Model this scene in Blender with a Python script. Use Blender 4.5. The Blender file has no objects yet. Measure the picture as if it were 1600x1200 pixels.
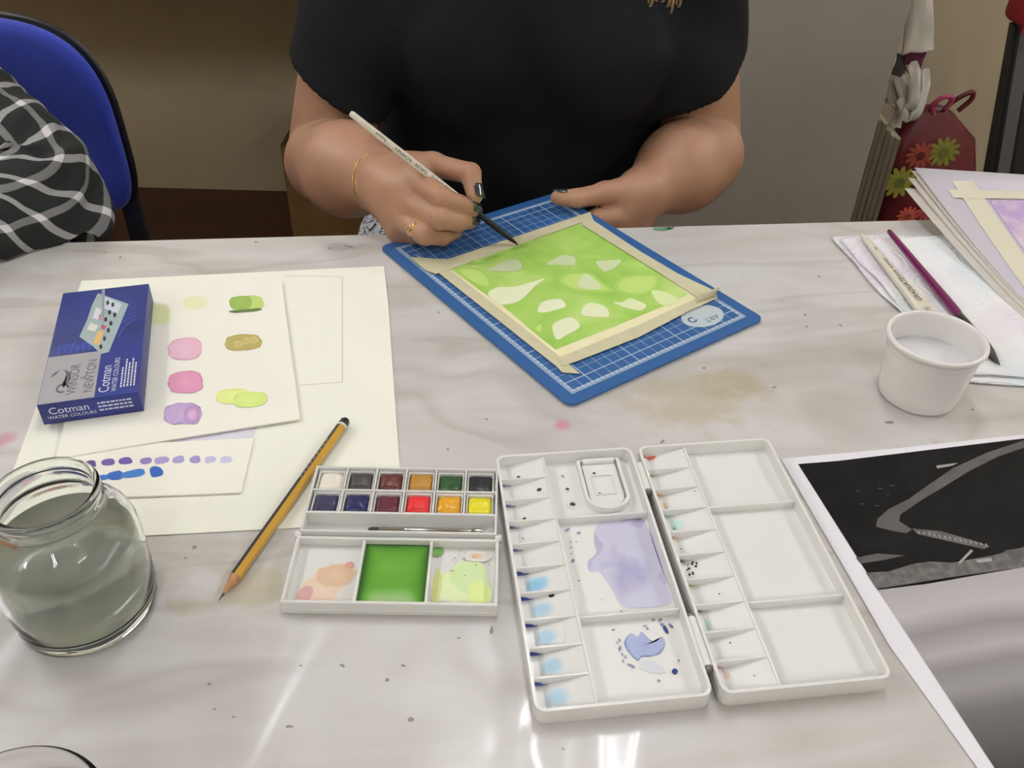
import bpy, bmesh, math, random
import numpy as np
from mathutils import Vector, Matrix, noise as mnoise
R = random.Random(7)
PI = math.pi
TZ = 0.74                                    # table top above the floor
sc = bpy.context.scene
col = sc.collection

# ------------------------------------------------------------------ camera, world, light
CH, CP, CR, CF = 0.4367, 0.6581, 0.0266, 1400.0      # height over table, pitch, roll, focal length (px of 1600)
_fw = np.array([0, math.cos(CP), -math.sin(CP)])
_up = np.array([0, math.sin(CP), math.cos(CP)])
_rt = np.array([1.0, 0, 0])
_r = _rt * math.cos(CR) + _up * math.sin(CR)
_u = -_rt * math.sin(CR) + _up * math.cos(CR)
cd = bpy.data.cameras.new('camera')
cd.sensor_width = 36.0
cd.lens = CF / 1600 * 36.0
cd.clip_start = 0.02
cam = bpy.data.objects.new('camera', cd)
col.objects.link(cam)
mw = Matrix.Identity(4)
for i in range(3):
    mw[i][0], mw[i][1], mw[i][2] = _r[i], _u[i], -_fw[i]
mw[2][3] = CH + TZ
cam.matrix_world = mw
sc.camera = cam

world = bpy.data.worlds.new('world')
sc.world = world
world.use_nodes = True
world.node_tree.nodes['Background'].inputs[0].default_value = (1, .95, .88, 1)
world.node_tree.nodes['Background'].inputs[1].default_value = 0.05
LAMP_POWER = 30.0          # emission strength of the fluorescent tubes
sc.view_settings.view_transform = 'Standard'
sc.view_settings.look = 'None'
sc.view_settings.gamma = 1.0
sc.view_settings.use_curve_mapping = False
sc.view_settings.exposure = 0.45
sc.cycles.use_denoising = True
sc.cycles.sample_clamp_indirect = 6.0
sc.cycles.max_bounces = 9
sc.cycles.diffuse_bounces = 4
sc.cycles.glossy_bounces = 4
sc.cycles.transmission_bounces = 9


# ------------------------------------------------------------------ helpers
def U(px, py, z=0.0):
    """table point seen at a photo pixel, on the level plane z above the table top"""
    d = _fw + _r * (px - 800) / CF - _u * (py - 600) / CF
    t = (z - CH) / d[2]
    return np.array([0, 0, CH]) + t * d


def J(px, py, Y):
    """point of that pixel's sight line at distance Y into the room"""
    d = _fw + _r * (px - 800) / CF - _u * (py - 600) / CF
    return np.array([0, 0, CH]) + d * (Y / d[1])


def S(h, k=1.0):
    h = h.lstrip('#')
    o = []
    for i in (0, 2, 4):
        c = int(h[i:i + 2], 16) / 255
        o.append((c / 12.92 if c <= .04045 else ((c + .055) / 1.055) ** 2.4) * k)
    return tuple(o)


def nt(m):
    m.use_nodes = True
    n = m.node_tree.nodes
    return m.node_tree, n, m.node_tree.links, n['Principled BSDF']


def setp(b, **kw):
    for k, v in kw.items():
        k = {'rough': 'Roughness', 'metal': 'Metallic', 'spec': 'Specular IOR Level', 'trans': 'Transmission Weight', 'ior': 'IOR',
             'alpha': 'Alpha', 'coat': 'Coat Weight', 'coatr': 'Coat Roughness', 'sss': 'Subsurface Weight', 'sheen': 'Sheen Weight'}[k]
        b.inputs[k].default_value = v


MATS = {}


def mat(name, c, c2=None, scale=20.0, detail=3.0, lo=.35, hi=.65, bump=None, coord='Object', **kw):
    """plain principled material; c2 adds soft noise mottling, bump=(scale, strength, distance)"""
    if name in MATS:
        return MATS[name]
    m = bpy.data.materials.new(name)
    t, n, l, b = nt(m)
    c = S(c) if isinstance(c, str) else c
    b.inputs['Base Color'].default_value = (*c, 1)
    setp(b, **kw)
    tc = n.new('ShaderNodeTexCoord')
    if c2 is not None:
        c2 = S(c2) if isinstance(c2, str) else c2
        nz = n.new('ShaderNodeTexNoise')
        nz.inputs['Scale'].default_value = scale
        nz.inputs['Detail'].default_value = detail
        l.new(tc.outputs[coord], nz.inputs['Vector'])
        r = n.new('ShaderNodeValToRGB')
        r.color_ramp.elements[0].position = lo
        r.color_ramp.elements[1].position = hi
        r.color_ramp.elements[0].color = (*c, 1)
        r.color_ramp.elements[1].color = (*c2, 1)
        l.new(nz.outputs['Fac'], r.inputs['Fac'])
        l.new(r.outputs['Color'], b.inputs['Base Color'])
    if bump:
        nb = n.new('ShaderNodeTexNoise')
        nb.inputs['Scale'].default_value = bump[0]
        nb.inputs['Detail'].default_value = 4
        l.new(tc.outputs[coord], nb.inputs['Vector'])
        bp = n.new('ShaderNodeBump')
        bp.inputs['Strength'].default_value = bump[1]
        bp.inputs['Distance'].default_value = bump[2]
        l.new(nb.outputs['Fac'], bp.inputs['Height'])
        l.new(bp.outputs['Normal'], b.inputs['Normal'])
    MATS[name] = m
    return m


def wash(name, c_in, c_mid, c_edge, soft=0.0, alpha=1.0, scale=90.0, rough=.6, vary=.35, edge_at=.9, base='#efe9da', see_through=False):
    """watercolour: colour runs from the middle to a darker dried rim (attribute 'rim', 0 middle .. 1 rim); soft fades the pigment out"""
    if name in MATS:
        return MATS[name]
    m = bpy.data.materials.new(name)
    t, n, l, b = nt(m)
    setp(b, rough=rough)
    at = n.new('ShaderNodeAttribute')
    at.attribute_name = 'rim'
    tc = n.new('ShaderNodeTexCoord')
    nz = n.new('ShaderNodeTexNoise')
    nz.inputs['Scale'].default_value = scale
    nz.inputs['Detail'].default_value = 4
    l.new(tc.outputs['Object'], nz.inputs['Vector'])
    ma = n.new('ShaderNodeMath')
    ma.operation = 'MULTIPLY_ADD'
    l.new(nz.outputs['Fac'], ma.inputs[0])
    ma.inputs[1].default_value = vary * 2
    ma.inputs[2].default_value = -vary
    ad = n.new('ShaderNodeMath')
    ad.operation = 'ADD'
    l.new(ma.outputs[0], ad.inputs[0])
    l.new(at.outputs['Fac'], ad.inputs[1])
    r = n.new('ShaderNodeValToRGB')
    e = r.color_ramp.elements
    e[0].position = .05
    e[0].color = (*S(c_in), 1)
    e[1].position = 1.0
    e[1].color = (*S(c_edge), 1)
    x = e.new(.55)
    x.color = (*S(c_mid), 1)
    x = e.new(edge_at)
    x.color = (*S(c_mid), 1)
    l.new(ad.outputs[0], r.inputs['Fac'])
    l.new(r.outputs['Color'], b.inputs['Base Color'])
    if soft > 0 or alpha < 1:
        al = None
        for src in (ad.outputs[0], at.outputs['Fac']):
            mr = n.new('ShaderNodeMapRange')
            mr.interpolation_type = 'SMOOTHSTEP'
            mr.inputs['From Min'].default_value = 1.0 - max(soft, .01)
            mr.inputs['From Max'].default_value = 1.0
            mr.inputs['To Min'].default_value = 1.0
            mr.inputs['To Max'].default_value = 0.0 if soft > 0 else 1.0
            l.new(src, mr.inputs['Value'])
            if al is None:
                al = mr.outputs[0]
            else:
                mu = n.new('ShaderNodeMath')
                mu.operation = 'MULTIPLY'
                l.new(al, mu.inputs[0])
                l.new(mr.outputs[0], mu.inputs[1])
                al = mu.outputs[0]
        mu = n.new('ShaderNodeMath')
        mu.operation = 'MULTIPLY'
        l.new(al, mu.inputs[0])
        mu.inputs[1].default_value = alpha
        if see_through:
            l.new(mu.outputs[0], b.inputs['Alpha'])
        else:                      # the pigment thins out to the bare ground it was brushed on
            mx = n.new('ShaderNodeMix')
            mx.data_type = 'RGBA'
            mx.inputs['A'].default_value = (*S(base), 1)
            l.new(r.outputs['Color'], mx.inputs['B'])
            l.new(mu.outputs[0], mx.inputs['Factor'])
            l.new(mx.outputs['Result'], b.inputs['Base Color'])
    MATS[name] = m
    return m


def tag(o, label=None, cat=None, group=None, kind=None):
    if label: o['label'] = label
    if cat: o['category'] = cat
    if group: o['group'] = group
    if kind: o['kind'] = kind
    return o


def thing(name, loc, rz=0.0, label=None, cat=None, group=None):
    o = bpy.data.objects.new(name, None)
    o.empty_display_size = .03
    col.objects.link(o)
    o.location = (loc[0], loc[1], loc[2] + TZ)
    o.rotation_euler = (0, 0, rz)
    return tag(o, label, cat, group)


def to_local(parent, pts):
    """table coordinates -> coordinates of a thing's Empty"""
    p = np.asarray(pts, float).reshape(-1, 3)
    a = np.array([parent.location.x, parent.location.y, parent.location.z - TZ])
    q = p - a
    c, s = math.cos(parent.rotation_euler.z), math.sin(parent.rotation_euler.z)
    return np.stack([q[:, 0] * c + q[:, 1] * s, -q[:, 0] * s + q[:, 1] * c, q[:, 2]], 1)


def obj(name, verts, faces, m, parent=None, loc=None, rz=0.0, smooth=False, rim=None, auto=None):
    me = bpy.data.meshes.new(name)
    me.from_pydata([tuple(map(float, v)) for v in verts], [], [tuple(map(int, f)) for f in faces])
    return link(name, me, m, parent, loc, rz, smooth, rim, auto)


def link(name, me, m, parent=None, loc=None, rz=0.0, smooth=False, rim=None, auto=None):
    me.update()
    if m is not None:
        for q in (m if isinstance(m, (list, tuple)) else [m]):
            me.materials.append(q)
    if rim is not None:
        a = me.attributes.new('rim', 'FLOAT', 'POINT')
        a.data.foreach_set('value', np.asarray(rim, np.float32))
    if smooth:
        me.polygons.foreach_set('use_smooth', [True] * len(me.polygons))
        if auto:
            bm = bmesh.new()
            bm.from_mesh(me)
            for e in bm.edges:
                if len(e.link_faces) == 2 and e.calc_face_angle(0) > auto:
                    e.smooth = False
            bm.to_mesh(me)
            bm.free()
    o = bpy.data.objects.new(name, me)
    col.objects.link(o)
    if parent is not None:
        o.parent = parent
        if loc is not None:
            o.location = loc
    else:
        l = loc if loc is not None else (0, 0, 0)
        o.location = (l[0], l[1], l[2] + TZ)
    o.rotation_euler = (0, 0, rz)
    return o


def bm_obj(name, bm, m, parent=None, loc=None, rz=0.0, smooth=False, auto=None):
    me = bpy.data.meshes.new(name)
    bmesh.ops.recalc_face_normals(bm, faces=bm.faces)
    bm.to_mesh(me)
    bm.free()
    return link(name, me, m, parent, loc, rz, smooth, None, auto)


def add_box(bm, lo, hi, bev=0.0, seg=2):
    r = bmesh.ops.create_cube(bm, size=1.0)
    vs = r['verts']
    for v in vs:
        for i in range(3):
            v.co[i] = lo[i] + (v.co[i] + .5) * (hi[i] - lo[i])
    if bev > 0:
        es = list({e for v in vs for e in v.link_edges})
        bmesh.ops.bevel(bm, geom=es, offset=bev, segments=seg, affect='EDGES', profile=.5)


def box(name, lo, hi, m, parent=None, bev=0.0, loc=None, rz=0.0, seg=2):
    bm = bmesh.new()
    add_box(bm, lo, hi, bev, seg)
    return bm_obj(name, bm, m, parent, loc, rz, smooth=bev > 0, auto=.6)


def lathe_data(prof, n=48):
    V, F = [], []
    for r, z in prof:
        for k in range(n):
            a = 2 * PI * k / n
            V.append((r * math.cos(a), r * math.sin(a), z))
    for i in range(len(prof) - 1):
        for k in range(n):
            F.append((i * n + k, i * n + (k + 1) % n, (i + 1) * n + (k + 1) % n, (i + 1) * n + k))
    return V, F


def lathe(name, prof, m, parent=None, loc=None, n=48, cap0=False, cap1=False, auto=.7):
    V, F = lathe_data(prof, n)
    if cap0: F.append(tuple(reversed(range(n))))
    if cap1: F.append(tuple(range((len(prof) - 1) * n, len(prof) * n)))
    return obj(name, V, F, m, parent, loc, smooth=True, auto=auto)


def basis(d, hint=(0, 0, 1)):
    d = np.asarray(d, float)
    d = d / np.linalg.norm(d)
    h = np.asarray(hint, float)
    x = np.cross(h, d)
    if np.linalg.norm(x) < 1e-6:
        x = np.cross((1, 0, 0), d)
    x = x / np.linalg.norm(x)
    return x, np.cross(d, x), d


def rod_data(a, b, prof, n=16, hint=(0, 0, 1)):
    """lathe along the segment a->b; prof = (radius, distance along in metres)"""
    a = np.asarray(a, float)
    x, y, d = basis(np.asarray(b, float) - a, hint)
    V, F = [], []
    for r, t in prof:
        for k in range(n):
            w = 2 * PI * (k + .5) / n
            V.append(a + d * t + x * r * math.cos(w) + y * r * math.sin(w))
    for i in range(len(prof) - 1):
        for k in range(n):
            F.append((i * n + k, i * n + (k + 1) % n, (i + 1) * n + (k + 1) % n, (i + 1) * n + k))
    F.append(tuple(reversed(range(n))))
    F.append(tuple(range((len(prof) - 1) * n, len(prof) * n)))
    return V, F


def rod(name, a, b, prof, m, parent=None, n=16, hint=(0, 0, 1), auto=.6):
    V, F = rod_data(a, b, prof, n, hint)
    return obj(name, V, F, m, parent, smooth=True, auto=auto)


def tube_data(pts, rad, n=12, closed=False):
    P = np.asarray(pts, float)
    k = len(P)
    rad = np.broadcast_to(np.asarray(rad, float), (k,))
    V, F = [], []
    x = None
    for i in range(k):
        d = P[(i + 1) % k] - P[i - 1] if closed else P[min(i + 1, k - 1)] - P[max(i - 1, 0)]
        d = d / np.linalg.norm(d)
        if x is None:
            x = basis(d)[0]
        x = x - d * (x @ d)
        x = x / np.linalg.norm(x)
        y = np.cross(d, x)
        for j in range(n):
            w = 2 * PI * j / n
            V.append(P[i] + rad[i] * (x * math.cos(w) + y * math.sin(w)))
    for i in range(k if closed else k - 1):
        for j in range(n):
            i2 = (i + 1) % k
            F.append((i * n + j, i * n + (j + 1) % n, i2 * n + (j + 1) % n, i2 * n + j))
    if not closed:
        F.append(tuple(reversed(range(n))))
        F.append(tuple(range((k - 1) * n, k * n)))
    return V, F


def tube(name, pts, rad, m, parent=None, n=12, closed=False):
    V, F = tube_data(pts, rad, n, closed)
    return obj(name, V, F, m, parent, smooth=True, auto=1.0)


def spline(pts, n=8, closed=False):
    P = [np.asarray(p, float) for p in pts]
    k = len(P)
    out = []
    for i in range(k if closed else k - 1):
        if closed:
            a, b, c, d = P[i - 1], P[i], P[(i + 1) % k], P[(i + 2) % k]
        else:
            a, b, c, d = P[max(i - 1, 0)], P[i], P[i + 1], P[min(i + 2, k - 1)]
        for s in range(n):
            t = s / n
            out.append(.5 * (2 * b + (c - a) * t + (2 * a - 5 * b + 4 * c - d) * t * t + (3 * b - a - 3 * c + d) * t ** 3))
    if not closed:
        out.append(P[-1])
    return np.array(out)


def slab(name, quad, th, m, parent=None, loc=None):
    """flat sheet with thickness from an outline (counter-clockwise, table coordinates at its underside)"""
    q = np.asarray(quad, float)
    n = len(q)
    V = list(q) + list(q + np.array([0, 0, th]))
    F = [tuple(reversed(range(n))), tuple(range(n, 2 * n))]
    for i in range(n):
        F.append((i, (i + 1) % n, n + (i + 1) % n, n + i))
    return obj(name, V, F, m, parent, loc)


def decal_data(outline, z=None, jit=0.0, rings=(0, .35, .65, .85, .94, 1.0), seed=0):
    P = np.asarray(outline, float)
    if P.shape[1] == 2:
        P = np.concatenate([P, np.zeros((len(P), 1))], 1)
    n = len(P)
    c = P.mean(0)
    if jit:
        rr = random.Random(seed)
        ph = [rr.uniform(0, 6.28) for _ in range(6)]
        for i in range(n):
            w = 2 * PI * i / n
            k = 1 + jit * sum(math.sin((q + 2) * w * (1 + q * .5 // 1) + ph[q]) / (1 + q * .4) for q in range(6)) / 2.2
            P[i] = c + (P[i] - c) * k
    V, rim, F = [c], [0.0], []
    for r in rings[1:]:
        for p in P:
            V.append(c + (p - c) * r)
            rim.append(r)
    for i in range(n):
        F.append((0, 1 + i, 1 + (i + 1) % n))
    for k in range(len(rings) - 2):
        o = 1 + k * n
        for i in range(n):
            F.append((o + i, o + n + i, o + n + (i + 1) % n, o + (i + 1) % n))
    V = np.array(V)
    if z is not None:
        V[:, 2] = z
    return V, F, rim


def decal(name, outline, m, parent, z=None, jit=0.0, seed=0, flip=True):
    V, F, rim = decal_data(outline, z, jit, seed=seed)
    a = 0.0
    for i in range(len(outline)):
        p, q = outline[i], outline[(i + 1) % len(outline)]
        a += p[0] * q[1] - p[1] * q[0]
    if a < 0:
        F = [tuple(reversed(f)) for f in F]
    return obj(name, V, F, m, parent, rim=rim)


def px_blob(parent, cx, cy, rx, ry, z, rot=0.0, n=28):
    pts = []
    for i in range(n):
        w = 2 * PI * i / n
        a, b = rx * math.cos(w), ry * math.sin(w)
        # a little squared off, as a brushed patch is
        k = (abs(math.cos(w)) ** 4 + abs(math.sin(w)) ** 4) ** -.25
        k = .45 + .55 * k
        a, b = a * k, b * k
        pts.append(U(cx + a * math.cos(rot) - b * math.sin(rot), cy + a * math.sin(rot) + b * math.cos(rot), z))
    return to_local(parent, pts)


def px_poly(parent, pts, z, smooth=0):
    p = to_local(parent, [U(x, y, z) for x, y in pts])
    return spline(p, smooth, True) if smooth else p


def poly(name, pts, m, parent):
    """flat printed patch (any simple outline), triangulated"""
    bm = bmesh.new()
    f = bm.faces.new([bm.verts.new(tuple(p)) for p in pts])
    f.normal_update()
    if f.normal.z < 0:
        f.normal_flip()
    bmesh.ops.triangulate(bm, faces=[f])
    me = bpy.data.meshes.new(name)
    bm.to_mesh(me)
    bm.free()
    return link(name, me, m, parent)


def text(name, body, size, m, parent, M, ext=0.00005, align='LEFT'):
    cu = bpy.data.curves.new(name, 'FONT')
    cu.body = body
    cu.size = size
    cu.align_x = align
    cu.resolution_u = 3
    o = bpy.data.objects.new(name, cu)
    col.objects.link(o)
    dg = bpy.context.evaluated_depsgraph_get()
    me = bpy.data.meshes.new_from_object(o.evaluated_get(dg))
    bpy.data.objects.remove(o)
    me.transform(M)
    me.materials.clear()
    return link(name, me, m, parent)


def frameM(o, x, n):
    """matrix with text direction x, facing n"""
    x = Vector(x).normalized()
    n = Vector(n)
    n = (n - x * n.dot(x)).normalized()
    y = n.cross(x)
    M = Matrix.Identity(4)
    for i in range(3):
        M[i][0], M[i][1], M[i][2], M[i][3] = x[i], y[i], n[i], o[i]
    return M


# ---- implicit surfaces: smooth unions of tapered limbs, meshed with surface nets
def cone(p, a, b, ra, rb):
    a = np.asarray(a, float); b = np.asarray(b, float)
    ba = b - a
    h = np.clip(((p - a) @ ba) / max(ba @ ba, 1e-12), 0, 1)
    return np.linalg.norm(p - a - h[:, None] * ba, axis=1) - (ra + (rb - ra) * h)


def ellip(p, c, r):
    q = p - np.asarray(c, float)
    r = np.asarray(r, float)
    k0 = np.linalg.norm(q / r, axis=1)
    k1 = np.linalg.norm(q / (r * r), axis=1)
    return k0 * (k0 - 1.0) / np.maximum(k1, 1e-9)


def smin(a, b, k):
    h = np.maximum(k - np.abs(a - b), 0) / k
    return np.minimum(a, b) - h * h * k * .25


def sdf_mesh(f, lo, hi, h):
    lo = np.asarray(lo, float)
    B = 8
    nb = np.ceil((np.asarray(hi) - lo) / (h * B)).astype(int)
    dim = nb * B
    ci = np.stack(np.meshgrid(*[np.arange(k) for k in nb], indexing='ij'), -1).reshape(-1, 3)
    cc = lo + (ci * B + B / 2 - .5) * h
    cdv = f(cc)
    V = np.repeat(np.repeat(np.repeat(cdv.reshape(nb), B, 0), B, 1), B, 2).astype(np.float32)
    near = ci[np.abs(cdv) < h * B * 1.25]
    off = np.stack(np.meshgrid(*[np.arange(B)] * 3, indexing='ij'), -1).reshape(-1, 3)
    for s in range(0, len(near), 400):
        idx = (near[s:s + 400, None, :] * B + off[None]).reshape(-1, 3)
        V[idx[:, 0], idx[:, 1], idx[:, 2]] = f(lo + idx * h)
    sg = V < 0
    cells = np.zeros(np.array(V.shape) - 1, np.int8)
    cor = [(i, j, k) for i in (0, 1) for j in (0, 1) for k in (0, 1)]
    n0, n1, n2 = cells.shape
    for i, j, k in cor:
        cells += sg[i:i + n0, j:j + n1, k:k + n2]
    act = np.argwhere((cells > 0) & (cells < 8))
    idm = -np.ones(cells.shape, np.int32)
    idm[act[:, 0], act[:, 1], act[:, 2]] = np.arange(len(act))
    acc = np.zeros((len(act), 3)); cnt = np.zeros(len(act))
    vals = {c: V[act[:, 0] + c[0], act[:, 1] + c[1], act[:, 2] + c[2]].astype(float) for c in cor}
    for c in cor:
        for ax in range(3):
            if c[ax] == 0:
                e = list(c); e[ax] = 1; e = tuple(e)
                a, b = vals[c], vals[e]
                x = (a < 0) != (b < 0)
                t = np.where(x, a / np.where(np.abs(a - b) < 1e-12, 1, a - b), 0)
                p = np.tile(np.array(c, float), (len(act), 1))
                p[:, ax] += t
                acc[x] += p[x]; cnt[x] += 1
    vert = lo + (act + acc / cnt[:, None]) * h
    faces = []
    for ax in range(3):
        u, v = (ax + 1) % 3, (ax + 2) % 3
        s0 = [slice(None)] * 3; s1 = [slice(None)] * 3
        s0[ax] = slice(0, -1); s1[ax] = slice(1, None)
        ch = np.argwhere(sg[tuple(s0)] != sg[tuple(s1)])
        ok = (ch[:, u] > 0) & (ch[:, v] > 0) & (ch[:, u] < V.shape[u] - 1) & (ch[:, v] < V.shape[v] - 1)
        ch = ch[ok]
        inside = sg[ch[:, 0], ch[:, 1], ch[:, 2]]
        q = []
        for du, dv in ((-1, -1), (0, -1), (0, 0), (-1, 0)):
            c = ch.copy(); c[:, u] += du; c[:, v] += dv
            q.append(idm[c[:, 0], c[:, 1], c[:, 2]])
        q = np.stack(q, 1)
        q[~inside] = q[~inside][:, ::-1]
        faces.append(q[(q >= 0).all(1)])
    return vert, np.concatenate(faces)


def np_mesh(name, V, F):
    me = bpy.data.meshes.new(name)
    me.vertices.add(len(V))
    me.vertices.foreach_set('co', np.asarray(V, np.float32).ravel())
    me.loops.add(len(F) * 4)
    me.loops.foreach_set('vertex_index', np.asarray(F, np.int32).ravel())
    me.polygons.add(len(F))
    me.polygons.foreach_set('loop_start', np.arange(len(F), dtype=np.int32) * 4)
    me.validate()
    me.update(calc_edges=True)
    return me


def relax(V, F, it=3, k=.5):
    """even out the stair steps of a meshed field"""
    V = V.copy()
    a = np.concatenate([F[:, 0], F[:, 1], F[:, 2], F[:, 3]])
    b = np.concatenate([F[:, 1], F[:, 2], F[:, 3], F[:, 0]])
    cnt = np.maximum(np.bincount(a, minlength=len(V)), 1)
    for _ in range(it):
        m = np.stack([np.bincount(a, weights=V[b, i], minlength=len(V)) for i in range(3)], 1) / cnt[:, None]
        V += (m - V) * k
    return V


# ------------------------------------------------------------------ the room
FL = -TZ
m_wall = mat('cream wall paint', '#cfc3a6', '#c6b99b', scale=3, rough=.75, bump=(60, .1, .002))
m_floor = mat('dark red brown floor', '#5a3524', '#4a2a1c', scale=6, rough=.45)
m_ceil = mat('white ceiling', '#dcd8ce', rough=.9)
X0, X1, Y0, Y1, ZC = -3.2, 3.4, -3.4, 2.42, 1.96


def struct(name, lo, hi, m):
    return tag(box(name, lo, hi, m), kind='structure')


tag(struct('floor', (X0, Y0, FL - .05), (X1, Y1, FL), m_floor), 'dark red brown floor under the tables', 'floor')
tag(struct('ceiling', (X0, Y0, ZC), (X1, Y1, ZC + .05), m_ceil), 'white ceiling with rows of strip lights', 'ceiling')
tag(struct('wall_back', (X0, Y1, FL), (X1, Y1 + .06, ZC), m_wall), 'cream painted wall behind the seated painters', 'wall')
tag(struct('wall_left', (X0 - .06, Y0, FL), (X0, Y1, ZC), m_wall), 'cream side wall on the left', 'wall')
tag(struct('wall_right', (X1, Y0, FL), (X1 + .06, Y1, ZC), m_wall), 'cream side wall on the right', 'wall')
tag(struct('wall_front', (X0, Y0 - .06, FL), (X1, Y0, ZC), m_wall), 'cream wall opposite the painters', 'wall')

# strip lights on the ceiling
m_house = mat('lamp housing white', '#e4e2da', rough=.4)
def tube_mat(k):
    m = bpy.data.materials.new('lit fluorescent tube')
    b_ = nt(m)[3]
    b_.inputs['Emission Color'].default_value = (.975, 1.0, 1.07, 1)
    b_.inputs['Emission Strength'].default_value = LAMP_POWER * k
    return m


LAMPS = [(-2.05, 1.40, 1.8), (.13, 1.20, .80), (2.30, 1.40, 1.45), (-2.05, -1.7, 1.45), (.13, -1.7, 1.45), (2.30, -1.7, 1.45)]
WHERE = ['above the plaid shirt', 'above the seated painter in black', 'above the grey cupboard', 'over the left of the room behind the camera',
         'over the middle of the room behind the camera', 'over the right of the room behind the camera']
for (lx, ly, k), wh in zip(LAMPS, WHERE):
    L = thing('strip_light', (lx, ly, ZC), 0, 'white twin tube ceiling light ' + wh, 'ceiling light', 'strip lights on the ceiling')
    m_tube = tube_mat(k)
    box('housing', (-.11, -.62, -.05), (.11, .62, 0), m_house, L, .008)
    for s in (-1, 1):
        V, F = rod_data((s * .055, -.58, -.068), (s * .055, .58, -.068), [(.018, 0), (.018, 1.16)], 10)
        obj('tube', V, F, m_tube, L, smooth=True, auto=.8)

# ------------------------------------------------------------------ the table and its oilcloth
# the far edge runs slightly away from the camera to the right
EA = math.atan2(U(1400, 345)[1] - U(150, 378)[1], U(1400, 345)[0] - U(150, 378)[0])
E0 = U(150, 378)
tab = thing('table', (0.0, E0[1] + (0 - E0[0]) * math.tan(EA), FL), EA, 'long work table under a white marbled oilcloth', 'table')
m_leg = mat('grey steel', '#55565a', rough=.4, metal=.8)
TW0, TW1, TD = -1.25, 1.25, 1.05
box('table_top', (TW0 + .004, -TD + .004, .715), (TW1 - .004, -.004, .7375), mat('table board', '#8a6a48', rough=.5), tab, .002)
for a in (TW0 + .06, TW1 - .06):
    for b in (-TD + .06, -.06):
        box('leg', (a - .02, b - .02, 0), (a + .02, b + .02, .715), m_leg, tab, .004)

m_cloth = bpy.data.materials.new('white marbled oilcloth')
t, n, l, b = nt(m_cloth)
setp(b, rough=.3, spec=.55, coat=.6, coatr=.10)
tc = n.new('ShaderNodeTexCoord')
mp = n.new('ShaderNodeMapping')
mp.inputs['Rotation'].default_value = (0, 0, .9)
mp.inputs['Scale'].default_value = (2.2, 9, 1)
l.new(tc.outputs['Object'], mp.inputs['Vector'])
nz = n.new('ShaderNodeTexNoise')
nz.inputs['Scale'].default_value = 1.6
nz.inputs['Detail'].default_value = 5
nz.inputs['Distortion'].default_value = 1.2
l.new(mp.outputs['Vector'], nz.inputs['Vector'])
rp = n.new('ShaderNodeValToRGB')
rp.color_ramp.elements[0].position = .34
rp.color_ramp.elements[0].color = (*S('#bfbbb3'), 1)
rp.color_ramp.elements[1].position = .60
rp.color_ramp.elements[1].color = (*S('#cfccc9'), 1)
l.new(nz.outputs['Fac'], rp.inputs['Fac'])
# thin grey veins
wv = n.new('ShaderNodeTexNoise')
wv.inputs['Scale'].default_value = .9
wv.inputs['Detail'].default_value = 3
wv.inputs['Distortion'].default_value = .8
mp2 = n.new('ShaderNodeMapping')
mp2.inputs['Rotation'].default_value = (0, 0, .75)
mp2.inputs['Scale'].default_value = (2.0, 7.0, 1)
mp2.inputs['Location'].default_value = (3.1, 1.7, 0)
l.new(tc.outputs['Object'], mp2.inputs['Vector'])
l.new(mp2.outputs['Vector'], wv.inputs['Vector'])
r2 = n.new('ShaderNodeValToRGB')
r2.color_ramp.elements[0].position = .475
r2.color_ramp.elements[0].color = (1, 1, 1, 1)
r2.color_ramp.elements[1].position = .525
r2.color_ramp.elements[1].color = (1, 1, 1, 1)
e = r2.color_ramp.elements.new(.5)
e.color = (.84, .83, .81, 1)
l.new(wv.outputs['Fac'], r2.inputs['Fac'])
mx = n.new('ShaderNodeMix')
mx.data_type = 'RGBA'
mx.blend_type = 'MULTIPLY'
mx.inputs['Factor'].default_value = 1.0
l.new(rp.outputs['Color'], mx.inputs['A'])
l.new(r2.outputs['Color'], mx.inputs['B'])
l.new(mx.outputs['Result'], b.inputs['Base Color'])
# the vinyl lies in shallow ripples
bz = n.new('ShaderNodeTexNoise')
bz.inputs['Scale'].default_value = 6.5
bz.inputs['Detail'].default_value = 2.0
bz.inputs['Distortion'].default_value = .7
mp3 = n.new('ShaderNodeMapping')
mp3.inputs['Scale'].default_value = (1.5, .9, 1)
mp3.inputs['Rotation'].default_value = (0, 0, -.25)
l.new(tc.outputs['Object'], mp3.inputs['Vector'])
l.new(mp3.outputs['Vector'], bz.inputs['Vector'])
bp = n.new('ShaderNodeBump')
bp.inputs['Strength'].default_value = 1.0
bp.inputs['Distance'].default_value = .0088
l.new(bz.outputs['Fac'], bp.inputs['Height'])
l.new(bp.outputs['Normal'], b.inputs['Normal'])
l.new(bp.outputs['Normal'], b.inputs['Coat Normal'])

cl = thing('tablecloth', (tab.location.x, tab.location.y, 0), EA, 'white marbled oilcloth with paint specks covering the work table', 'tablecloth')
bm = bmesh.new()
add_box(bm, (TW0, -TD, -.0025), (TW1, 0, 0), 0)
bm_obj('cloth_top', bm, m_cloth, cl)
bm = bmesh.new()
add_box(bm, (TW0, -.003, -.13), (TW1, 0, -.0026), 0)
add_box(bm, (TW0, -TD, -.13), (TW1, -TD + .003, -.0026), 0)
bm_obj('hanging_hem', bm, m_cloth, cl)
# dried paint on the cloth
m_drk = mat('dried dark paint fleck', '#8b867e', rough=.6)
m_grn = mat('dried green paint fleck', '#5f8a6a', rough=.6)
# water-thinned paint that soaked in, as blotches of the cloth's own colour
t, n, l, b = m_cloth.node_tree, m_cloth.node_tree.nodes, m_cloth.node_tree.links, m_cloth.node_tree.nodes['Principled BSDF']


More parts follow.
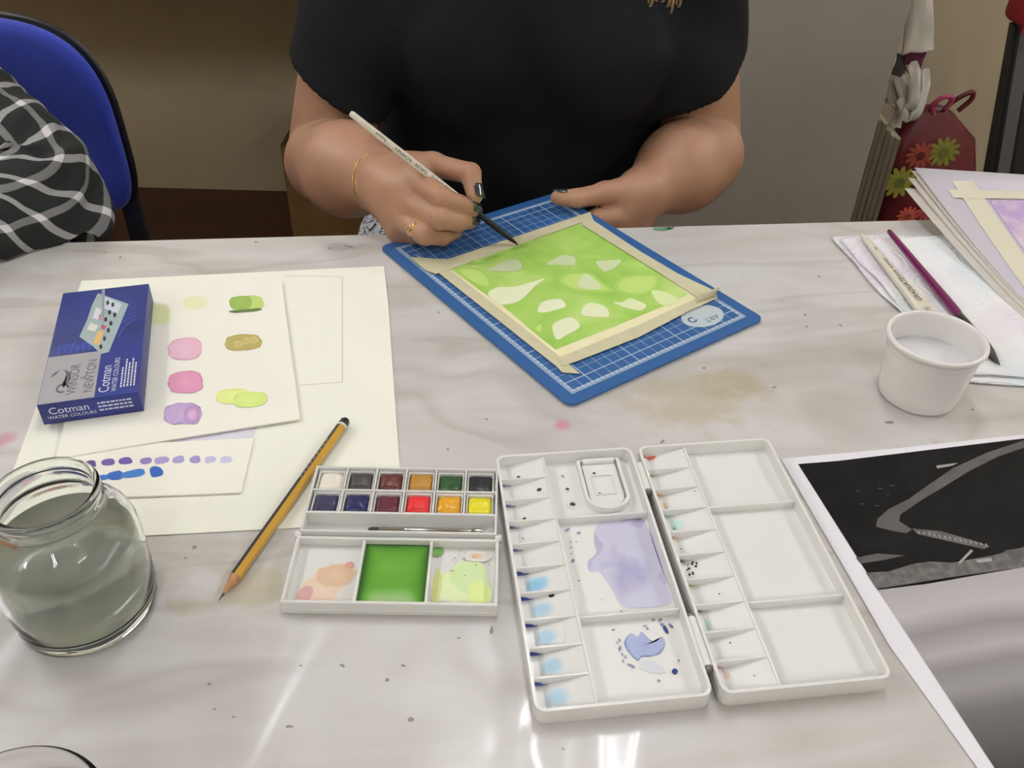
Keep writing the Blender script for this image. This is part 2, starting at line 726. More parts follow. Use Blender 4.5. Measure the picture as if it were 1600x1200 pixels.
def M2(op, a, b_=None, c_=None):
    q = n.new('ShaderNodeMath')
    q.operation = op
    for i, v in enumerate((a, b_, c_)):
        if v is None:
            continue
        if isinstance(v, (int, float)):
            q.inputs[i].default_value = v
        else:
            l.new(v, q.inputs[i])
    return q.outputs[0]


sxc = n.new('ShaderNodeSeparateXYZ')
l.new(tc.outputs['Object'], sxc.inputs[0])
sn = n.new('ShaderNodeTexNoise')
sn.inputs['Scale'].default_value = 42
sn.inputs['Detail'].default_value = 5
l.new(tc.outputs['Object'], sn.inputs['Vector'])
prev = b.inputs['Base Color'].links[0].from_socket
for x, y, rx, ry, c, al in [(1085, 625, .075, .050, '#b0a480', .55), (1150, 600, .045, .028, '#aa9d78', .5), (400, 925, .048, .030, '#b3ab8c', .7), (1495, 705, .022, .013, '#a3946a', .9), (880, 666, .011, .008, '#c77f90', .9),
                            (4, 690, .012, .014, '#c98d9a', .8), (545, 385, .035, .010, '#8f8c86', .5), (1120, 512, .05, .02, '#a7a49c', .5), (225, 880, .06, .035, '#aaa596', .4), (640, 450, .03, .05, '#b5b2aa', .4)]:
    p = to_local(cl, [U(x, y)])[0]
    dx_ = M2('DIVIDE', M2('SUBTRACT', sxc.outputs[0], float(p[0])), rx)
    dy_ = M2('DIVIDE', M2('SUBTRACT', sxc.outputs[1], float(p[1])), ry)
    dd = M2('SQRT', M2('ADD', M2('MULTIPLY', dx_, dx_), M2('MULTIPLY', dy_, dy_)))
    dd = M2('ADD', dd, M2('MULTIPLY', M2('SUBTRACT', sn.outputs['Fac'], .5), 2.4))
    mr = n.new('ShaderNodeMapRange')
    mr.interpolation_type = 'SMOOTHSTEP'
    for k_, v_ in (('From Min', .15), ('From Max', 1.0), ('To Min', al), ('To Max', 0.0)):
        mr.inputs[k_].default_value = v_
    l.new(dd, mr.inputs['Value'])
    mx = n.new('ShaderNodeMix')
    mx.data_type = 'RGBA'
    l.new(prev, mx.inputs['A'])
    mx.inputs['B'].default_value = (*S(c), 1)
    l.new(mr.outputs[0], mx.inputs['Factor'])
    prev = mx.outputs['Result']
l.new(prev, b.inputs['Base Color'])
R.seed(11)
FS = .75
fl = [(1390, 660, 10, 3), (630, 1040, 4, 3), (535, 1040, 6, 3), (470, 1040, 3, 2), (452, 1135, 7, 3), (327, 1069, 4, 3), (605, 1062, 4, 3), (717, 997, 3, 2),
      (768, 985, 3, 9), (642, 1124, 6, 5), (1445, 645, 4, 2), (1210, 605, 5, 2), (1035, 690, 5, 3), (700, 702, 3, 2), (1280, 432, 3, 2), (1258, 492, 3, 2),
      (1313, 508, 4, 2), (1260, 510, 3, 2), (545, 385, 9, 2), (515, 388, 4, 1.5), (188, 402, 4, 1.5), (163, 395, 2, 1.5), (400, 378, 4, 1.5), (304, 855, 5, 4), (290, 872, 3, 2),
      (612, 660, 3, 2), (685, 488, 2, 2), (1100, 575, 4, 2), (760, 655, 3, 2), (1520, 640, 3, 2), (365, 1120, 4, 2), (880, 1170, 3, 2), (335, 1108, 3, 2)]
for i, (x, y, rx, ry) in enumerate(fl):
    decal('paint_fleck', px_blob(cl, x, y, rx * FS, ry * FS, .00025, R.uniform(-.6, .6), 12), m_drk, cl, jit=.3, seed=i)
for i, (x, y, rx, ry) in enumerate([(1035, 358, 14, 3), (1048, 356, 6, 2)]):
    decal('paint_fleck', px_blob(cl, x, y, rx, ry, .00025, 0, 12), m_grn, cl, jit=.3, seed=i + 60)

# ------------------------------------------------------------------ papers on the left
m_paper = mat('watercolour paper', '#f4f3e4', '#f1f0e0', scale=8, rough=.85, bump=(900, .12, .0005))
m_paper2 = mat('warm white paper', '#f3f1e3', rough=.85, bump=(900, .12, .0005))
big = thing('watercolour_paper', U(330, 600, .0003), 0, 'large blank sheet of cream watercolour paper under the swatch sheets', 'paper')
q = [U(128, 440), U(600, 417), U(607, 480), U(618, 640), U(631, 817), U(480, 825), U(232, 838), U(-28, 862), U(20, 740), U(80, 575)]
slab('sheet', to_local(big, [p + np.array([0, 0, .0003]) for p in reversed(q)]), .0007, m_paper, big)
m_gr = mat('faint pencil line', '#c9c2b2', rough=.9)
for a, b2 in (((443, 431), (535, 432)), ((535, 432), (535, 597)), ((535, 597), (467, 602))):
    A, B = U(*a, .00115), U(*b2, .00115)
    d = (B - A) / np.linalg.norm(B - A)
    nn = np.array([-d[1], d[0], 0]) * .00035
    poly('pencil_line', to_local(big, [A - nn, B - nn, B + nn, A + nn]), m_gr, big)

# small folded scrap that peeks out between the two swatch sheets
scr = thing('paper_scrap', U(330, 680, .0011), 0, 'pale lilac tinted paper scrap peeking out between the two swatch sheets', 'paper')
slab('sheet', to_local(scr, [U(x, y, .0011) for x, y in ((392, 690), (402, 668), (440, 655), (300, 655), (235, 690))]), .0004, mat('lilac white paper', '#dcd8e2', rough=.85), scr)

strip = thing('swatch_strip', U(250, 740, .0016), 0, 'white paper strip with a row of purple dabs and blue dabs beside the jar', 'paper')
slab('sheet', to_local(strip, [U(x, y, .0016) for x, y in ((377, 771), (397, 686), (240, 694), (125, 712), (60, 728), (45, 790), (194, 778))]), .0012, m_paper2, strip)
zs = .0016 + .0012 + .0002
dabs = [(141.5, 725, '#5b468c', 9), (169, 722, '#6d5aa0', 10), (196, 720, '#6a55a0', 11), (228, 720, '#8d7cb4', 9), (252.5, 719, '#a79ccb', 11), (279, 718, '#aaa0ce', 10), (305, 718, '#a193c6', 9),
        (328.5, 718, '#c4c0dc', 8.5), (353, 718, '#cbc9e2', 9)]
for i, (x, y, c, r) in enumerate(dabs):
    decal('paint_dab', px_blob(strip, x, y, r, 5.5, zs, -.15, 18), mat('dab ' + c, c, rough=.7), strip, jit=.14, seed=i)
for i, (x, y, r, s2, c) in enumerate([(180, 743, 13, 6.5, '#2f62b8'), (208, 740, 18, 6, '#3f7cc4'), (244, 737, 10, 8, '#2a5cb4'), (160, 746, 9, 4, '#3a70bd')]):
    decal('paint_dab', px_blob(strip, x, y, r, s2, zs + i * .00003, -.2, 18), mat('dab ' + c, c, rough=.7), strip, jit=.16, seed=i + 20)

sw = thing('swatch_sheet', U(300, 570, .0029), 0, 'cream watercolour sheet with pink, green and purple colour swatches beside the blue carton', 'paper')
slab('sheet', to_local(sw, [U(x, y, .0029) for x, y in ((469, 656), (440, 440), (150, 455), (88, 718), (231, 694))]), .0011, m_paper2, sw)
zs = .0029 + .0011 + .0002
SWT = [('pale yellow green swatch', 248, 492, 27, 24, '#e6ebb4', '#e3e9ae', '#dde3a4', .5), ('pale yellow swatch', 305, 473, 27, 15, '#ecebc0', '#eaeabb', '#e6e6b4', .5),
       ('light green swatch', 392, 473, 20, 11, '#c3da7e', '#bfd877', '#a9cb60', 0), ('leaf green swatch', 376, 473, 17, 11, '#a0bf5c', '#98b854', '#7fa046', 0),
       ('olive swatch', 380, 535, 28, 13, '#c2b574', '#b8aa64', '#a09250', 0), ('rose pink swatch', 289, 545, 27, 17, '#ebc2d0', '#e8bacb', '#d8a2b8', 0),
       ('deep pink swatch', 290, 597, 28, 17, '#e3a3bd', '#df98b6', '#ca7ca0', 0), ('purple and pink swatch', 285, 646, 29, 17, '#c6b0d2', '#bfa6ce', '#9c84ba', 0),
       ('yellow green swatch', 364, 619, 26, 12, '#e6f09c', '#e2ee92', '#d8e680', 0), ('lime swatch', 391, 624, 26, 12, '#dbec8e', '#d6ea88', '#c8de78', 0)]
for i, (nm, x, y, rx, ry, a, b2, c, so) in enumerate(SWT):
    o = decal('colour_swatch', px_blob(sw, x, y, rx, ry, zs + i * .00003, -.06), wash(nm, a, b2, c, soft=so, scale=120, vary=.3, base='#f3f1e3'), sw, jit=.07, seed=i)
    o['label'] = nm
decal('brush_mark', px_blob(sw, 384, 485, 24, 2.2, zs + .0004, -.08, 14), mat('dark green paint', '#5f7d3a', rough=.7), sw, jit=.2, seed=3)
decal('colour_swatch', px_blob(sw, 300, 648, 13, 14, zs + .0004, 0), wash('pink corner swatch', '#dfb4d0', '#d9aacb', '#c9a0c6', soft=.7, scale=120, base='#b395c6'), sw, jit=.1, seed=5)
for i, (x, y) in enumerate(((372, 537), (385, 533), (397, 531))):
    decal('brush_mark', px_blob(sw, x, y, 7, 6, zs + .0004 + i * .00003, -.5, 14), wash('light olive stroke', '#c4b56a', '#c9bb78', '#a09048', scale=120), sw, jit=.12, seed=i)

# ------------------------------------------------------------------ blue carton
zb = .0043
bh = .0185
cor = [U(92, 457, zb + bh), U(229, 445, zb + bh), U(220, 612, zb + bh), U(65, 632, zb + bh)]
cen = sum(cor) / 4
ang = (math.atan2(*(cor[1] - cor[0])[1::-1]) + math.atan2(*(cor[2] - cor[3])[1::-1])) / 2
ang2 = math.atan2(*(cor[0] - cor[3])[1::-1]) - PI / 2
ang3 = math.atan2(*(cor[1] - cor[2])[1::-1]) - PI / 2
ang = (ang + (ang2 + ang3) / 2) / 2
bw = (np.linalg.norm(cor[1] - cor[0]) + np.linalg.norm(cor[2] - cor[3])) / 2
bl = (np.linalg.norm(cor[0] - cor[3]) + np.linalg.norm(cor[1] - cor[2])) / 2
cart = thing('paint_carton', (cen[0], cen[1], zb), ang, 'dark blue cardboard carton of a watercolour set lying on the swatch sheet', 'carton')
m_navy = mat('navy printed card', '#1f2c6e', '#263683', scale=25, rough=.42)
box('carton_body', (-bw / 2, -bl / 2, 0), (bw / 2, bl / 2, bh), m_navy, cart, .0006)
m_silver = mat('silver grey print', '#a2a2a4', rough=.42)
m_blue2 = mat('mid blue print', '#2f459c', rough=.42)
m_white = mat('white print', '#d8d8e2', rough=.5)
m_dkgr = mat('dark grey print', '#5b5b60', rough=.5)
zt = bh + .00012


def rect(x0, y0, x1, y1, z):
    return [(x0, y0, z), (x1, y0, z), (x1, y1, z), (x0, y1, z)]


hx, hy = bw / 2, bl / 2
ys = -hy + .385 * bl                       # upper picture / lower panels
xs = -hx + .56 * bw
poly('silver_panel', rect(-hx + .0006, -hy + .0006, xs, ys, zt), m_silver, cart)
# wavy lighter brush swirls
R.seed(5)
for i in range(7):
    x = -hx + .006 + i * .0045
    pts = [(x, ys + .003, zt), (x + .0022, ys + .003, zt), (x + .001 + .003, ys + .012 + R.random() * .006, zt), (x - .001, ys + .011 + R.random() * .004, zt)]
    poly('print_swirl', pts, m_blue2, cart)
for i in range(4):
    arc = [(hx - .003 - (.017 + i * .005) * math.cos(a), ys + .012 + (.03 + i * .006) * math.sin(a), zt) for a in np.linspace(.1, 1.35, 9)]
    arc2 = [(hx - .003 - (.0155 + i * .005) * math.cos(a), ys + .012 + (.0285 + i * .006) * math.sin(a), zt) for a in np.linspace(1.35, .1, 9)]
    arc = [(min(max(p[0], -hx + .001), hx - .001), min(p[1], hy - .001), p[2]) for p in arc + arc2]
    poly('print_swirl', arc, m_blue2, cart)
# printed picture of an opened paint box
def cp(px, py, dz=0.0):
    p = to_local(cart, [U(px, py, zb + bh + .0002 + dz)])[0]
    return p
Z5 = lambda pts, dz=0.0: [cp(50 + x / 5, 430 + y / 5, dz) for x, y in pts]
poly('print_picture', Z5([(515, 140), (755, 225), (715, 320), (600, 600), (540, 615), (475, 555), (370, 480), (430, 350), (470, 230)]), mat('print pale grey', '#9fb0b0', rough=.45), cart)
for pts, c in (([(560, 165), (700, 225), (670, 300), (560, 255)], '#c9d0dc'), ([(500, 250), (545, 270), (525, 350), (475, 335)], '#d8d4d8'), ([(455, 370), (520, 395), (490, 440), (430, 425)], '#d9d9cf'),
               ([(520, 430), (560, 440), (525, 545), (475, 530)], '#d8b56a'), ([(530, 310), (570, 330), (560, 360), (520, 345)], '#c98d97'), ([(545, 385), (580, 400), (565, 425), (540, 415)], '#c2485c')):
    poly('print_patch', Z5(pts, .00012), mat('print ' + c, c, rough=.45), cart)
for x, y in ((630, 230), (605, 290), (645, 310), (575, 345), (615, 375), (595, 430), (565, 495), (537, 558), (590, 215)):
    poly('print_patch', Z5([(x - 12, y - 8), (x + 8, y - 22), (x + 14, y + 8), (x - 6, y + 22)], .00016), mat('print black', '#23242e', rough=.45), cart)
poly('print_patch', Z5([(545, 110), (570, 110), (560, 380), (548, 385)], .0002), mat('print brush grey', '#8d939c', rough=.45), cart)
up = lambda x, y: frameM((x, y, zt + .0001), (0, 1, 0), (0, 0, 1))
text('lettering', 'WINSOR', .0098, m_dkgr, cart, up(-hx + .55 * (xs + hx) + .004, -hy + .0075))
text('lettering', '&', .006, m_dkgr, cart, up(-hx + .55 * (xs + hx) + .0095, -hy + .025))
text('lettering', 'NEWTON', .0094, m_dkgr, cart, up(-hx + .55 * (xs + hx) + .0155, -hy + .0075))
poly('print_line', rect(-hx + .55 * (xs + hx) - .0055, -hy + .018, -hx + .55 * (xs + hx) - .0045, -hy + .032, zt + .0001), m_dkgr, cart)
# winged emblem: two wing strokes and a curled tail
ec = np.array([-hx + .0125, -hy + .029])
poly('emblem', [(ec[0] + .0075 * math.cos(a) * (1 if k < 12 else .5), ec[1] + .012 * math.sin(a) * (1 if k < 12 else .75) + (.0 if k < 12 else .003), zt + .0001)
                for k, a in enumerate(list(np.linspace(-1.2, 2.9, 12)) + list(np.linspace(2.7, -1.0, 10)))], m_dkgr, cart)
poly('emblem', [(ec[0] + .003 + .0045 * math.cos(a) * s, ec[1] - .012 + .006 * math.sin(a) * s, zt + .0001) for s, rng in ((1, np.linspace(0, 5.2, 14)), (.65, np.linspace(5.2, 0, 14))) for a in rng], m_dkgr, cart)
text('lettering', 'Cotman', .0105, m_white, cart, up(xs + .0095, -hy + .0045))
text('lettering', 'WATER COLOURS', .0052, m_white, cart, up(xs + .0148, -hy + .0045))
for i, ln in enumerate((.026, .034, .031, .036, .028)):        # small print, too fine to read
    x = xs + .0172 + i * .0023
    y = -hy + .0085
    while y < -hy + .0085 + ln:
        w_ = R.uniform(.0016, .0038)
        poly('small_print', rect(x, y, x + .0011, y + w_, zt + .0001), m_white, cart)
        y += w_ + .0007
fr = lambda x, z: frameM((x, -hy - .0001, z), (1, 0, 0), (0, -1, 0))
text('lettering', 'Cotman', .0085, m_white, cart, fr(-hx + .006, .0088))
text('lettering', 'WATER COLOURS', .0040, m_white, cart, fr(-hx + .0045, .0045))
for i in range(3):
    x = .005
    while x < hx - .008:
        w_ = R.uniform(.0016, .0036)
        z = .0125 - i * .0032
        poly2 = [(x, -hy - .0001, z), (x + w_, -hy - .0001, z), (x + w_, -hy - .0001, z + .0013), (x, -hy - .0001, z + .0013)]
        obj('small_print', poly2, [(0, 1, 2, 3)], m_white, cart)
        x += w_ + .0007

# ------------------------------------------------------------------ cutting mat with the painting
MA = .6371
mt = thing('cutting_mat', (.044, .7203, .0002), MA, 'blue gridded cutting mat overhanging the far table edge', 'cutting mat')
m_mat = bpy.data.materials.new('blue mat print')
t, n, l, b = nt(m_mat)
setp(b, rough=.5, spec=.4)
tc = n.new('ShaderNodeTexCoord')
sx = n.new('ShaderNodeSeparateXYZ')
l.new(tc.outputs['Object'], sx.inputs[0])


def M2(op, a, b_=None, c_=None):
    q = n.new('ShaderNodeMath')
    q.operation = op
    for i, v in enumerate((a, b_, c_)):
        if v is None:
            continue
        if isinstance(v, (int, float)):
            q.inputs[i].default_value = v
        else:
            l.new(v, q.inputs[i])
    return q.outputs[0]


def gridline(s, step, half):
    f = M2('FRACT', M2('DIVIDE', M2('ADD', s, 10 * step), step))
    return M2('LESS_THAN', M2('ABSOLUTE', M2('SUBTRACT', f, .5)), half / step)


X, Y = sx.outputs[0], sx.outputs[1]
ax, ay = M2('ABSOLUTE', X), M2('ABSOLUTE', Y)
ins = M2('MULTIPLY', M2('LESS_THAN', ax, .0945), M2('LESS_THAN', ay, .1345))         # inner field
band = M2('SUBTRACT', M2('MULTIPLY', M2('LESS_THAN', ax, .0988), M2('LESS_THAN', ay, .1388)), ins)
g1 = M2('MAXIMUM', gridline(X, .01, .00032), gridline(Y, .01, .00032))
g5 = M2('MAXIMUM', gridline(X, .05, .0005), gridline(Y, .05, .0005))
diag = M2('LESS_THAN', M2('ABSOLUTE', M2('SUBTRACT', M2('FRACT', M2('DIVIDE', M2('ADD', M2('ADD', X, Y), 1.0), .05)), .5)), .010)
gr = M2('MULTIPLY', M2('MAXIMUM', M2('MULTIPLY', g1, .5), M2('MULTIPLY', g5, .75)), ins)
tick = M2('MULTIPLY', M2('MAXIMUM', gridline(X, .005, .0009), gridline(Y, .005, .0009)), .35)
bd = M2('MULTIPLY', band, M2('SUBTRACT', .8, tick))
fac = M2('MAXIMUM', gr, bd)
mi = n.new('ShaderNodeMix')
mi.data_type = 'RGBA'
mi.inputs['A'].default_value = (*S('#28588f'), 1)
mi.inputs['B'].default_value = (*S('#c3d0d6'), 1)
l.new(fac, mi.inputs['Factor'])
l.new(mi.outputs['Result'], b.inputs['Base Color'])


def rrect(w, h, r, n=6):
    o = []
    for cx, cy, a0 in ((w - r, h - r, 0), (-w + r, h - r, PI / 2), (-w + r, -h + r, PI), (w - r, -h + r, 1.5 * PI)):
        for i in range(n + 1):
            a = a0 + PI / 2 * i / n
            o.append((cx + r * math.cos(a), cy + r * math.sin(a), 0))
    return np.array(o)


slab('mat_core', rrect(.11, .15, .008), .0012, mat('grey mat core', '#a9aaa6', rough=.6), mt)
slab('mat_underside', rrect(.1101, .1501, .008) + np.array([0, 0, -.0001]), .0001, mat('dark mat underside', '#38424a', rough=.6), mt)
slab('mat_top', rrect(.11, .15, .008) + np.array([0, 0, .0012]), .0018, m_mat, mt)
zm = .0032 + .0002
lg = np.array([.0665, -.1165])
m_logo = mat('pale blue print', '#b9c6c6', rough=.55)
m_lblue = mat('dark blue print', '#3a5a80', rough=.55)
poly('logo_disc', [(lg[0] + .0215 * math.cos(a), lg[1] + .0155 * math.sin(a), .00312) for a in np.linspace(0, 2 * PI, 33)[:-1]], m_logo, mt)
text('lettering', 'ART', .0085, m_lblue, mt, frameM((lg[0] + .012, lg[1] - .0045, .0032), (-1, 0, 0), (0, 0, 1)))
rg = [(lg[0] - .012 + .0042 * math.cos(a) * k, lg[1] + .0005 + .0042 * math.sin(a) * k, .0032) for k, rng in ((1, np.linspace(.6, 5.9, 18)), (.6, np.linspace(5.9, .6, 18))) for a in rng]
poly('logo_ring', rg, m_lblue, mt)

pt = thing('leaf_painting', tuple(U(890, 450, .0034)), 0, 'square green watercolour with white leaf shapes taped to the cutting mat', 'painting')
zp = .0034
PC = [(684, 424), (905, 341), (1106, 462), (876, 564)]
slab('sheet', to_local(pt, [U(x, y, zp) for x, y in reversed(PC)]), .0004, mat('masked paper border', '#eee8c0', '#eae3b4', scale=30, rough=.85), pt)
m_green = bpy.data.materials.new('light green wash')
t, n, l, b = nt(m_green)
setp(b, rough=.62)
tc = n.new('ShaderNodeTexCoord')
nz = n.new('ShaderNodeTexNoise')
nz.inputs['Scale'].default_value = 16
nz.inputs['Detail'].default_value = 4
nz.inputs['Distortion'].default_value = .6
l.new(tc.outputs['Object'], nz.inputs['Vector'])
rp = n.new('ShaderNodeValToRGB')
e = rp.color_ramp.elements
e[0].position, e[0].color = .3, (*S('#8cbb45'), 1)
e[1].position, e[1].color = .72, (*S('#c3dd80'), 1)
x = e.new(.5)
x.color = (*S('#a5cd5e'), 1)
l.new(nz.outputs['Fac'], rp.inputs['Fac'])
l.new(rp.outputs['Color'], b.inputs['Base Color'])
GP = [(703, 420), (760, 397), (800, 384), (845, 365), (903, 348), (960, 381), (1010, 410), (1075, 460), (1030, 481), (960, 510), (868, 546), (845, 528), (800, 490), (784, 476), (745, 450)]
decal('green_wash', px_poly(pt, GP, zp + .00055), m_green, pt)
LV = [('#c4d0a4', [(760, 422), (772, 416), (790, 407), (808, 405), (815, 413), (813, 421), (800, 424), (780, 424)]),
      ('#c9d6a6', [(854, 413), (868, 403), (885, 398), (898, 403), (899, 412), (896, 415), (875, 414)]),
      ('#cfdaac', [(931, 409), (945, 407), (970, 406), (962, 418), (950, 423), (942, 423)]),
      ('#d5dfb2', [(905, 437), (915, 427), (925, 434), (938, 444), (936, 451), (925, 452), (905, 448)]),
      ('#e6ecc4', [(778, 449), (800, 448), (820, 444), (851, 435), (836, 447), (822, 462), (808, 472), (790, 476), (780, 476), (772, 470), (762, 458)]),
      ('#e9efca', [(840, 484), (845, 474), (855, 469), (872, 467), (880, 470), (884, 479), (870, 484), (855, 488), (842, 488)]),
      ('#e4ebc0', [(908, 489), (912, 478), (922, 473), (935, 475), (948, 481), (952, 491), (948, 496), (925, 495), (912, 493)]),
      ('#dfe8b8', [(958, 472), (972, 472), (985, 466), (1002, 472), (1010, 477), (1003, 485), (990, 484), (975, 480)]),
      ('#e6edc6', [(863, 512), (866, 505), (880, 498), (893, 496), (905, 505), (904, 513), (888, 522), (872, 531), (866, 524)]),
      ('#dbe8ac', [(1018, 454), (1035, 455), (1052, 462), (1062, 469), (1045, 477), (1034, 476), (1024, 468)])]
for i, (c, p) in enumerate(LV):
    o = decal('leaf_shape', px_poly(pt, p, zp + .00085, 3), mat('leaf paper ' + c, c, rough=.7), pt)
for i, p in enumerate([[(871, 436), (885, 426), (905, 425), (928, 428), (940, 440), (960, 455), (930, 457), (900, 455), (880, 447)],
                       [(959, 447), (970, 433), (1000, 428), (1025, 430), (1032, 438), (1026, 450), (1010, 460), (985, 462), (965, 456)],
                       [(835, 513), (846, 505), (845, 519)],
                       [(712, 420), (740, 418), (762, 430), (768, 450), (750, 447), (730, 436)]]):
    decal('leaf_shape' if i < 3 else 'pale_wash', px_poly(pt, p, zp + .0007 + i * .00002, 3), wash('pale green leaf wash', '#c6e07e', '#bfdc76', '#a9cc62', soft=.3, scale=60, vary=.15, base='#a5cd5e'), pt)
for i, (x, y, rx, ry) in enumerate([(790, 392, 8, 3), (812, 386, 26, 7), (735, 410, 14, 4), (770, 402, 26, 6)]):
    decal('dark_wash', px_blob(pt, x, y, rx, ry, zp + .0009 + i * .00006, -.3), wash('dark green wash', '#7f9c44', '#88a64a', '#9fc05a', soft=.8, scale=90, vary=.35, alpha=.8, base='#a5cd5e'), pt, jit=.15, seed=i)

# masking tape around it
m_tape = mat('masking tape', '#cfc9a6', '#c8c29f', scale=70, rough=.6, bump=(300, .2, .0005))
TP = [('left', 'strip of beige masking tape along the near left edge of the leaf painting', [(648, 398), (672, 416), (870, 573), (878, 582), (906, 584), (897, 576), (868, 552), (706, 424), (690, 412), (668, 406)]),
      ('far', 'strip of beige masking tape along the far edge of the leaf painting nearest the brush', [(640, 402), (700, 405), (905, 337), (922, 331), (926, 342), (910, 347), (706, 420), (680, 428), (665, 422)]),
      ('right', 'strip of beige masking tape along the far right edge of the leaf painting', [(905, 337), (922, 334), (928, 345), (999, 392), (1060, 428), (1116, 454), (1112, 462), (1094, 467), (999, 407), (912, 353)]),
      ('near', 'strip of beige masking tape along the near right edge of the leaf painting', [(870, 560), (878, 572), (900, 565), (1000, 526), (1080, 484), (1121, 466), (1118, 452), (1094, 463), (1000, 507), (920, 540)])]
for i, (w, lb, p) in enumerate(TP):
    z = zp + .0009 + i * .0002
    tp = thing('masking_tape', tuple(U(*p[0], z)), 0, lb, 'tape', 'masking tape around the leaf painting')
    q = to_local(tp, [U(x, y, z) for x, y in p])
    bm = bmesh.new()
    f = bm.faces.new([bm.verts.new(tuple(v)) for v in q])
    f.normal_update()
    if f.normal.z < 0: f.normal_flip()
    r_ = bmesh.ops.extrude_face_region(bm, geom=[f])
    for v in r_['geom']:
        if isinstance(v, bmesh.types.BMVert): v.co.z += .00015
    bmesh.ops.triangulate(bm, faces=bm.faces)
    bm_obj('strip', bm, m_tape, tp)
    if w == 'near':      # lifted, curled end
        pts = [U(1093, 470, z + .001), U(1121, 464, z + .001)]
        V, F = [], []
        for k in range(7):
            a = k / 6
            for s in (0, 1):
                p0 = np.array(U(1088 + 30 * s, 474 - 9 * s, z)) + np.array([.004 * a, .008 * a, .0005 + .007 * math.sin(a * 2.4)])
                V.append(p0)
        for k in range(6):
            F.append((2 * k, 2 * k + 1, 2 * k + 3, 2 * k + 2))
        o = obj('curled_end', to_local(tp, V), F, m_tape, tp, smooth=True)
        o.modifiers.new('thick', 'SOLIDIFY').thickness = .0003

# ------------------------------------------------------------------ glass jar of water
def glass(name, c, rough=0.0, ior=1.47):
    m = bpy.data.materials.new(name)
    t, n, l, b = nt(m)
    b.inputs['Base Color'].default_value = (*c, 1)
    setp(b, trans=1.0, rough=rough, ior=ior)
    return m


m_glass = glass('green tinted glass', (.95, .98, .96), 0, 1.36)
m_water = glass('cloudy grey green water', (.80, .83, .74), 0.0, 1.33)
setp(m_water.node_tree.nodes['Principled BSDF'], trans=.62)
m_water.node_tree.nodes['Principled BSDF'].inputs['Base Color'].default_value = (.70, .72, .64, 1)
jar = thing('glass_jar', (-.2475, .3370, .0004), 0, 'round glass jar of cloudy rinse water on the near left of the table', 'jar')
out = [(.0, 0), (.030, 0), (.0365, .0012), (.0392, .005), (.0400, .012), (.0405, .03), (.0408, .05), (.0402, .060), (.0380, .0675), (.0335, .0735), (.0292, .077), (.0274, .080), (.0272, .0835),
       (.0286, .0848), (.0288, .0862), (.0276, .0876), (.0276, .090), (.0284, .0912), (.0286, .0935), (.0278, .0950), (.0266, .0952)]
inn = [(.0252, .0945), (.0248, .092), (.0246, .084), (.0250, .080), (.0268, .0762), (.0312, .0722), (.0356, .0665), (.0376, .0595), (.0382, .05), (.0379, .03), (.0374, .014), (.0360, .0085), (.030, .0065), (.0, .0062)]
lathe('glass_body', out + inn, m_glass, jar, n=64, auto=None)
wat = [(.0, .0064), (.030, .0067), (.0360, .0087), (.0374, .014), (.0379, .03), (.0382, .05), (.0378, .0575), (.0370, .0582), (.0, .0580)]
lathe('water', [(r * .997, z) for r, z in wat], m_water, jar, n=64, auto=None)
R.seed(3)
m_smear = {c: wash('smear ' + c, c, c, c, soft=.7, alpha=.75, scale=160, vary=.4, see_through=True) for c in ('#3a3f68', '#a9693f', '#6d7896')}


def smear(a0, a1, z0, z1, r, c):
    V, F, rim = [], [], []
    nn = 16
    for j in range(5):
        for i in range(nn + 1):
            a = a0 + (a1 - a0) * i / nn
            V.append((r * math.cos(a), r * math.sin(a), z0 + (z1 - z0) * j / 4))
            rim.append(min(1, max(abs(i / nn * 2 - 1), abs(j / 2 - 1)) * 1.0))
    for j in range(4):
        for i in range(nn):
            F.append((j * (nn + 1) + i, j * (nn + 1) + i + 1, (j + 1) * (nn + 1) + i + 1, (j + 1) * (nn + 1) + i))
    obj('paint_smear', V, F, m_smear[c], jar, smooth=True, rim=rim)


smear(1.9, 3.4, .086, .0925, .0243, '#3a3f68')
smear(1.0, 2.2, .087, .092, .0243, '#6d7896')
smear(-2.5, -1.5, .080, .0875, .0290, '#a9693f')
smear(1.5, 2.6, .064, .068, .0352, '#a9693f')

# second, clear beaker at the very front
dish = thing('clear_beaker', (-.2085, .1745, .0004), 0, 'clear ribbed plastic beaker with pinkish rinse water at the bottom left corner', 'beaker')
m_plast = glass('clear plastic', (.97, .96, .97), .1, 1.18)
o_ = [(0, 0), (.036, 0), (.0375, .0015), (.039, .02), (.0395, .0215), (.0390, .023), (.0405, .036), (.0412, .0375), (.0408, .039), (.0428, .0495), (.0440, .0510), (.0440, .0525), (.0425, .0530)]
i_ = [(.0412, .0520), (.0392, .038), (.0376, .022), (.0360, .004), (.034, .002), (0, .002)]
lathe('beaker_wall', o_ + i_, m_plast, dish, n=64, auto=None)
m_pw = glass('pinkish water', (.80, .70, .70), 0, 1.33)
setp(m_pw.node_tree.nodes['Principled BSDF'], trans=.75)
lathe('water', [(0, .0021), (.0338, .0021), (.0358, .004), (.0374, .022), (.0384, .032), (0, .032)], m_pw, dish, n=48, auto=None)

